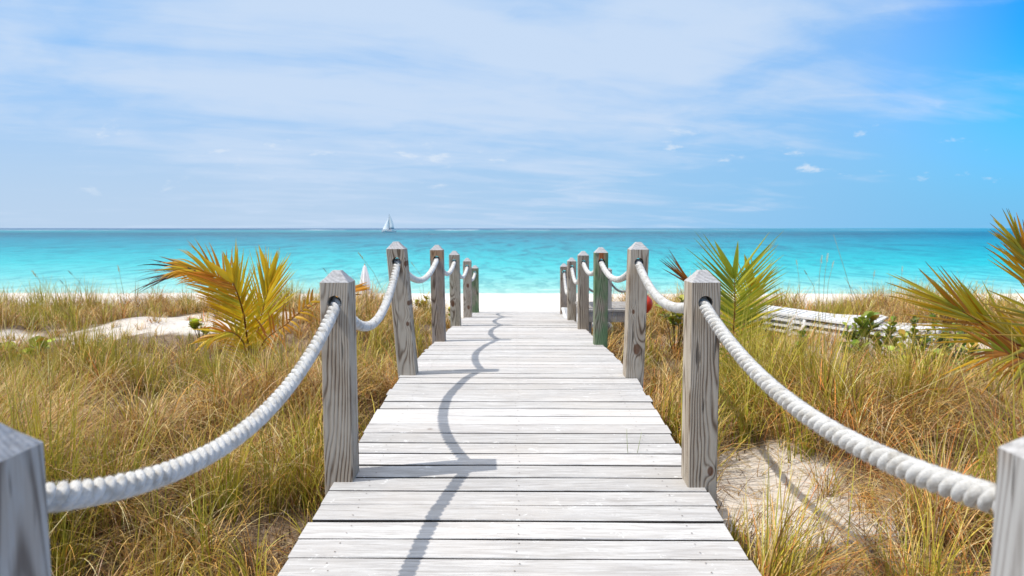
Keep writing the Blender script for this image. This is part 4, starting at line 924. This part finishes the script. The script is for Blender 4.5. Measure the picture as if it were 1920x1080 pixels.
place_lounger(proto, 'white slatted sun lounger showing under the grey platform by the green post', (1.14, 10.4, gz + 0.25), 0.0)

# ------------------------------------------------------------------ low grey platform with its own thin rope rail, right of the boardwalk
Yp = 9.6; tl = at(1100, 584, Yp); tr = at(1207, 584, Yp)
x0, x1, zt = tl.x - 0.05, tr.x, tl.z
plat = empty('wooden_platform', (x0, Yp, float(ground_z(x0, Yp)))); o0 = plat.location
tag(plat, 'low grey timber platform beside the green post, right of the boardwalk', 'platform')
m_ = MB(); m_.box(0, x1 - x0, -0.02, 0.02, zt - 0.15 - o0.z, zt - 0.005 - o0.z); m_.build('rim_beam', M_GREYWOOD, plat)
m_ = MB(); m_.box(0, x1 - x0, 0.98, 1.02, zt - 0.15 - o0.z, zt - .005 - o0.z); m_.build('rim_beam', M_GREYWOOD, plat)
m_ = MB(); yy = -0.03
while yy < 1.0:
    m_.box(-0.02, x1 - x0 + .02, yy, yy + 0.115, zt - 0.002 - o0.z, zt + 0.026 - o0.z); yy += 0.125
m_.build('boards', M_GREYWOOD, plat)
for lx in (0.08, x1 - x0 - 0.08):
    for ly in (0.08, 0.92):
        m_ = MB(); m_.box(lx - .045, lx + .045, ly - .045, ly + .045, -0.2, zt - 0.006 - o0.z); m_.build('leg', M_GREYWOOD, plat)
RP = []
for pxx, lab in ((1092, 'short grey rail post hidden behind a larger post, left one on the platform'), (1140.5, 'short slim grey rail post showing beside the green post'), (1196, 'short grey rail post hidden behind the post with dark knot')):
    Yq = Yp + 0.10; t_ = at(pxx, 505, Yq); h = t_.z - zt - 0.026
    v, f, mi = post_mesh(0.0, h, 0.0, cap=0.02, hw=0.048, hole=True, hd=0.13, hr=0.02)
    o = mesh('rail_post', v, f, [M_GREYWOOD, M_END], midx=mi, loc=(t_.x, Yq, zt + 0.026)); tag(o, lab, 'post', 'rail posts of the platform')
    RP.append(Vector((t_.x, Yq, zt + 0.026 + h - 0.13)))
rt = empty('thin_rope', (0, 0, 0)); tag(rt, 'thin grey rope sagging between the short platform posts', 'rope')
M_TROPE = plain('grey_rope', (0.42, 0.39, 0.35), 0.9, 0.1, 0.2, 200)
for a, b_ in ((RP[0], RP[1]), (RP[1], RP[2])):
    m_ = MB(); P = [a.lerp(b_, i / 16) - Vector((0, 0, 0.19 * 4 * (i / 16) * (1 - i / 16))) for i in range(17)]
    m_.tube(P, 0.016, 8); m_.build('rope_span', M_TROPE, rt, True)
c = at(1209, 571, 8.6)
fl = empty('red_float', c); tag(fl, 'bright red float peeping out from behind the post with dark knot', 'float')
M_RED = plain('red_float_plastic', (0.72, 0.055, 0.02), 0.4, 0.4, 0.1, 8)
m_ = MB(); m_.lathe([(0.012, -0.115), (0.05, -0.10), (0.085, -0.05), (0.10, 0.01), (0.088, 0.06), (0.055, 0.10), (0.028, 0.125), (0.026, 0.15), (0.012, 0.155)], 20); m_.build('shell', M_RED, fl, True)
m_ = MB(); m_.tube([(0.0, 0, 0.15), (-0.02, 0.2, 0.20), (-0.06, 0.6, 0.26), (RP[2].x - c.x, RP[2].y - c.y - .05, RP[2].z - c.z)], 0.006, 6); m_.build('cord', M_TROPE, fl, True)

# ------------------------------------------------------------------ closed parasol on the beach
Y = 28.0; t_ = at(684, 497, Y); g = float(ground_z(t_.x, Y)); H = t_.z - g
pa = empty('closed_parasol', (t_.x, Y, g)); tag(pa, 'folded white beach parasol standing on the sand behind the grass', 'parasol')
M_CLOTH = plain('white_canvas', (0.78, 0.74, 0.72), 0.9, 0.1, 0.08, 3)
v, f = [], []; n = 24
prof = [(0.02, H), (0.06, H - .08), (0.13, H - .4), (0.19, H - .8), (0.165, H - .95), (0.24, H - 1.25), (0.27, H - 1.45)]
for r_, z in prof:
    for k in range(n):
        a = 2 * math.pi * k / n; q = r_ * (1 + (0.22 if k % 3 == 0 else -0.10) * (r_ > .05)); v.append((q * math.cos(a), q * math.sin(a), z))
for i in range(len(prof) - 1):
    for k in range(n): f.append((i * n + k, (i + 1) * n + k, (i + 1) * n + (k + 1) % n, i * n + (k + 1) % n))
f.append(tuple(range(n)))
mesh('canopy', v, f, M_CLOTH, pa)
m_ = MB(); m_.tube([(0, 0, 0.02), (0, 0, H + 0.06)], 0.025, 8); m_.build('pole', plain('pole_wood', (0.35, 0.22, 0.12), .6), pa, True)
m_ = MB(); m_.lathe([(0.28, 0.0), (0.28, 0.05), (0.20, 0.09), (0.05, 0.11)], 16); m_.build('foot', M_WHITE, pa, True)
m_ = MB(); m_.lathe([(0.18, H - .93), (0.185, H - .96), (0.18, H - .99)], 16); m_.build('tie_band', plain('tie', (0.4, 0.36, 0.32), .9), pa, True)

# ------------------------------------------------------------------ catamaran under sail
Y = 620.0; wl = at(729, 436, Y); s = Y / FPX                     # metres per pixel out there
bo = empty('sailboat', (wl.x, Y, 0.0)); tag(bo, 'white sailing catamaran with raised sails near the horizon', 'sailboat')
M_SAIL = plain('white_sailcloth', (0.82, 0.83, 0.84), 0.8, 0.1, 0.03, 0.4); M_SPAR = plain('dark_spar', (0.10, 0.12, 0.14), 0.4)
def hull(yo):
    m_ = MB(); n = 12
    for i in range(n + 1):
        u = i / n; x = -6.0 + 12.4 * u; w_ = 0.85 * (math.sin(math.pi * min(1, u * 0.55 + 0.45)) ** 0.6 if u > .15 else (0.3 + u * 4.6)) ; w_ = max(0.08, min(0.85, w_))
        top_ = 1.55 - 0.25 * u + (0.35 if u < .3 else 0) * (0.3 - u) / 0.3
        m_.v += [(x, yo - w_, top_), (x, yo - w_ * .8, 0.4), (x, yo, -0.3), (x, yo + w_ * .8, 0.4), (x, yo + w_, top_)]
        if i:
            a = (i - 1) * 5; b = i * 5
            for k in range(5): m_.f.append((a + k, a + (k + 1) % 5, b + (k + 1) % 5, b + k))
    m_.f += [(4, 3, 2, 1, 0), tuple(n * 5 + k for k in range(5))]
    m_.build('hull', M_WHITE, bo)
hull(-2.6); hull(2.6)
m_ = MB(); m_.box(-2.2, 3.9, -2.4, 2.4, 1.2, 1.5); m_.box(-1.0, 3.0, -1.9, 1.9, 1.5, 2.5); m_.build('cabin', M_WHITE, bo)
m_ = MB(); m_.box(1.2, 4.2, -2.0, 2.0, 2.9, 3.05); m_.box(-1.02, 2.4, -1.93, 1.93, 1.8, 2.2); m_.build('bimini', plain('navy_canvas', (0.03, 0.05, 0.12), 0.8), bo)
m_ = MB(); m_.tube([(0.3, 0, 1.5), (0.5, 0, 16.8)], [0.16, 0.09], 8); m_.build('mast', M_SPAR, bo, True)
m_ = MB(); m_.tube([(0.4, 0, 3.2), (5.0, -.6, 3.2)], 0.13, 8); m_.build('boom', M_SPAR, bo, True)
def sail(name, A, B, C_, belly, roach=0.0):
    v, f = [], []; n = 10
    for i in range(n + 1):
        t = i / n; p0 = Vector(A).lerp(Vector(C_), t); p1 = Vector(B).lerp(Vector(C_), t)
        for j in range(7):
            q = p0.lerp(p1, j / 6); q.y += belly * math.sin(math.pi * j / 6) * (1 - t * .8); q.x += roach * math.sin(math.pi * t) * j / 6; v.append(tuple(q))
    for i in range(n):
        for j in range(6): a = i * 7 + j; f.append((a, a + 1, a + 8, a + 7))
    o = mesh(name, v, f, M_SAIL, bo, True); md = o.modifiers.new('cloth_thickness', 'SOLIDIFY'); md.thickness = 0.03
    return o
sail('mainsail', (0.55, 0, 3.5), (4.8, -.6, 3.5), (0.6, 0, 16.3), -0.5, 0.9)
sail('jib', (-5.8, 0, 1.9), (0.0, -.9, 2.3), (0.25, 0, 13.4), -0.6)
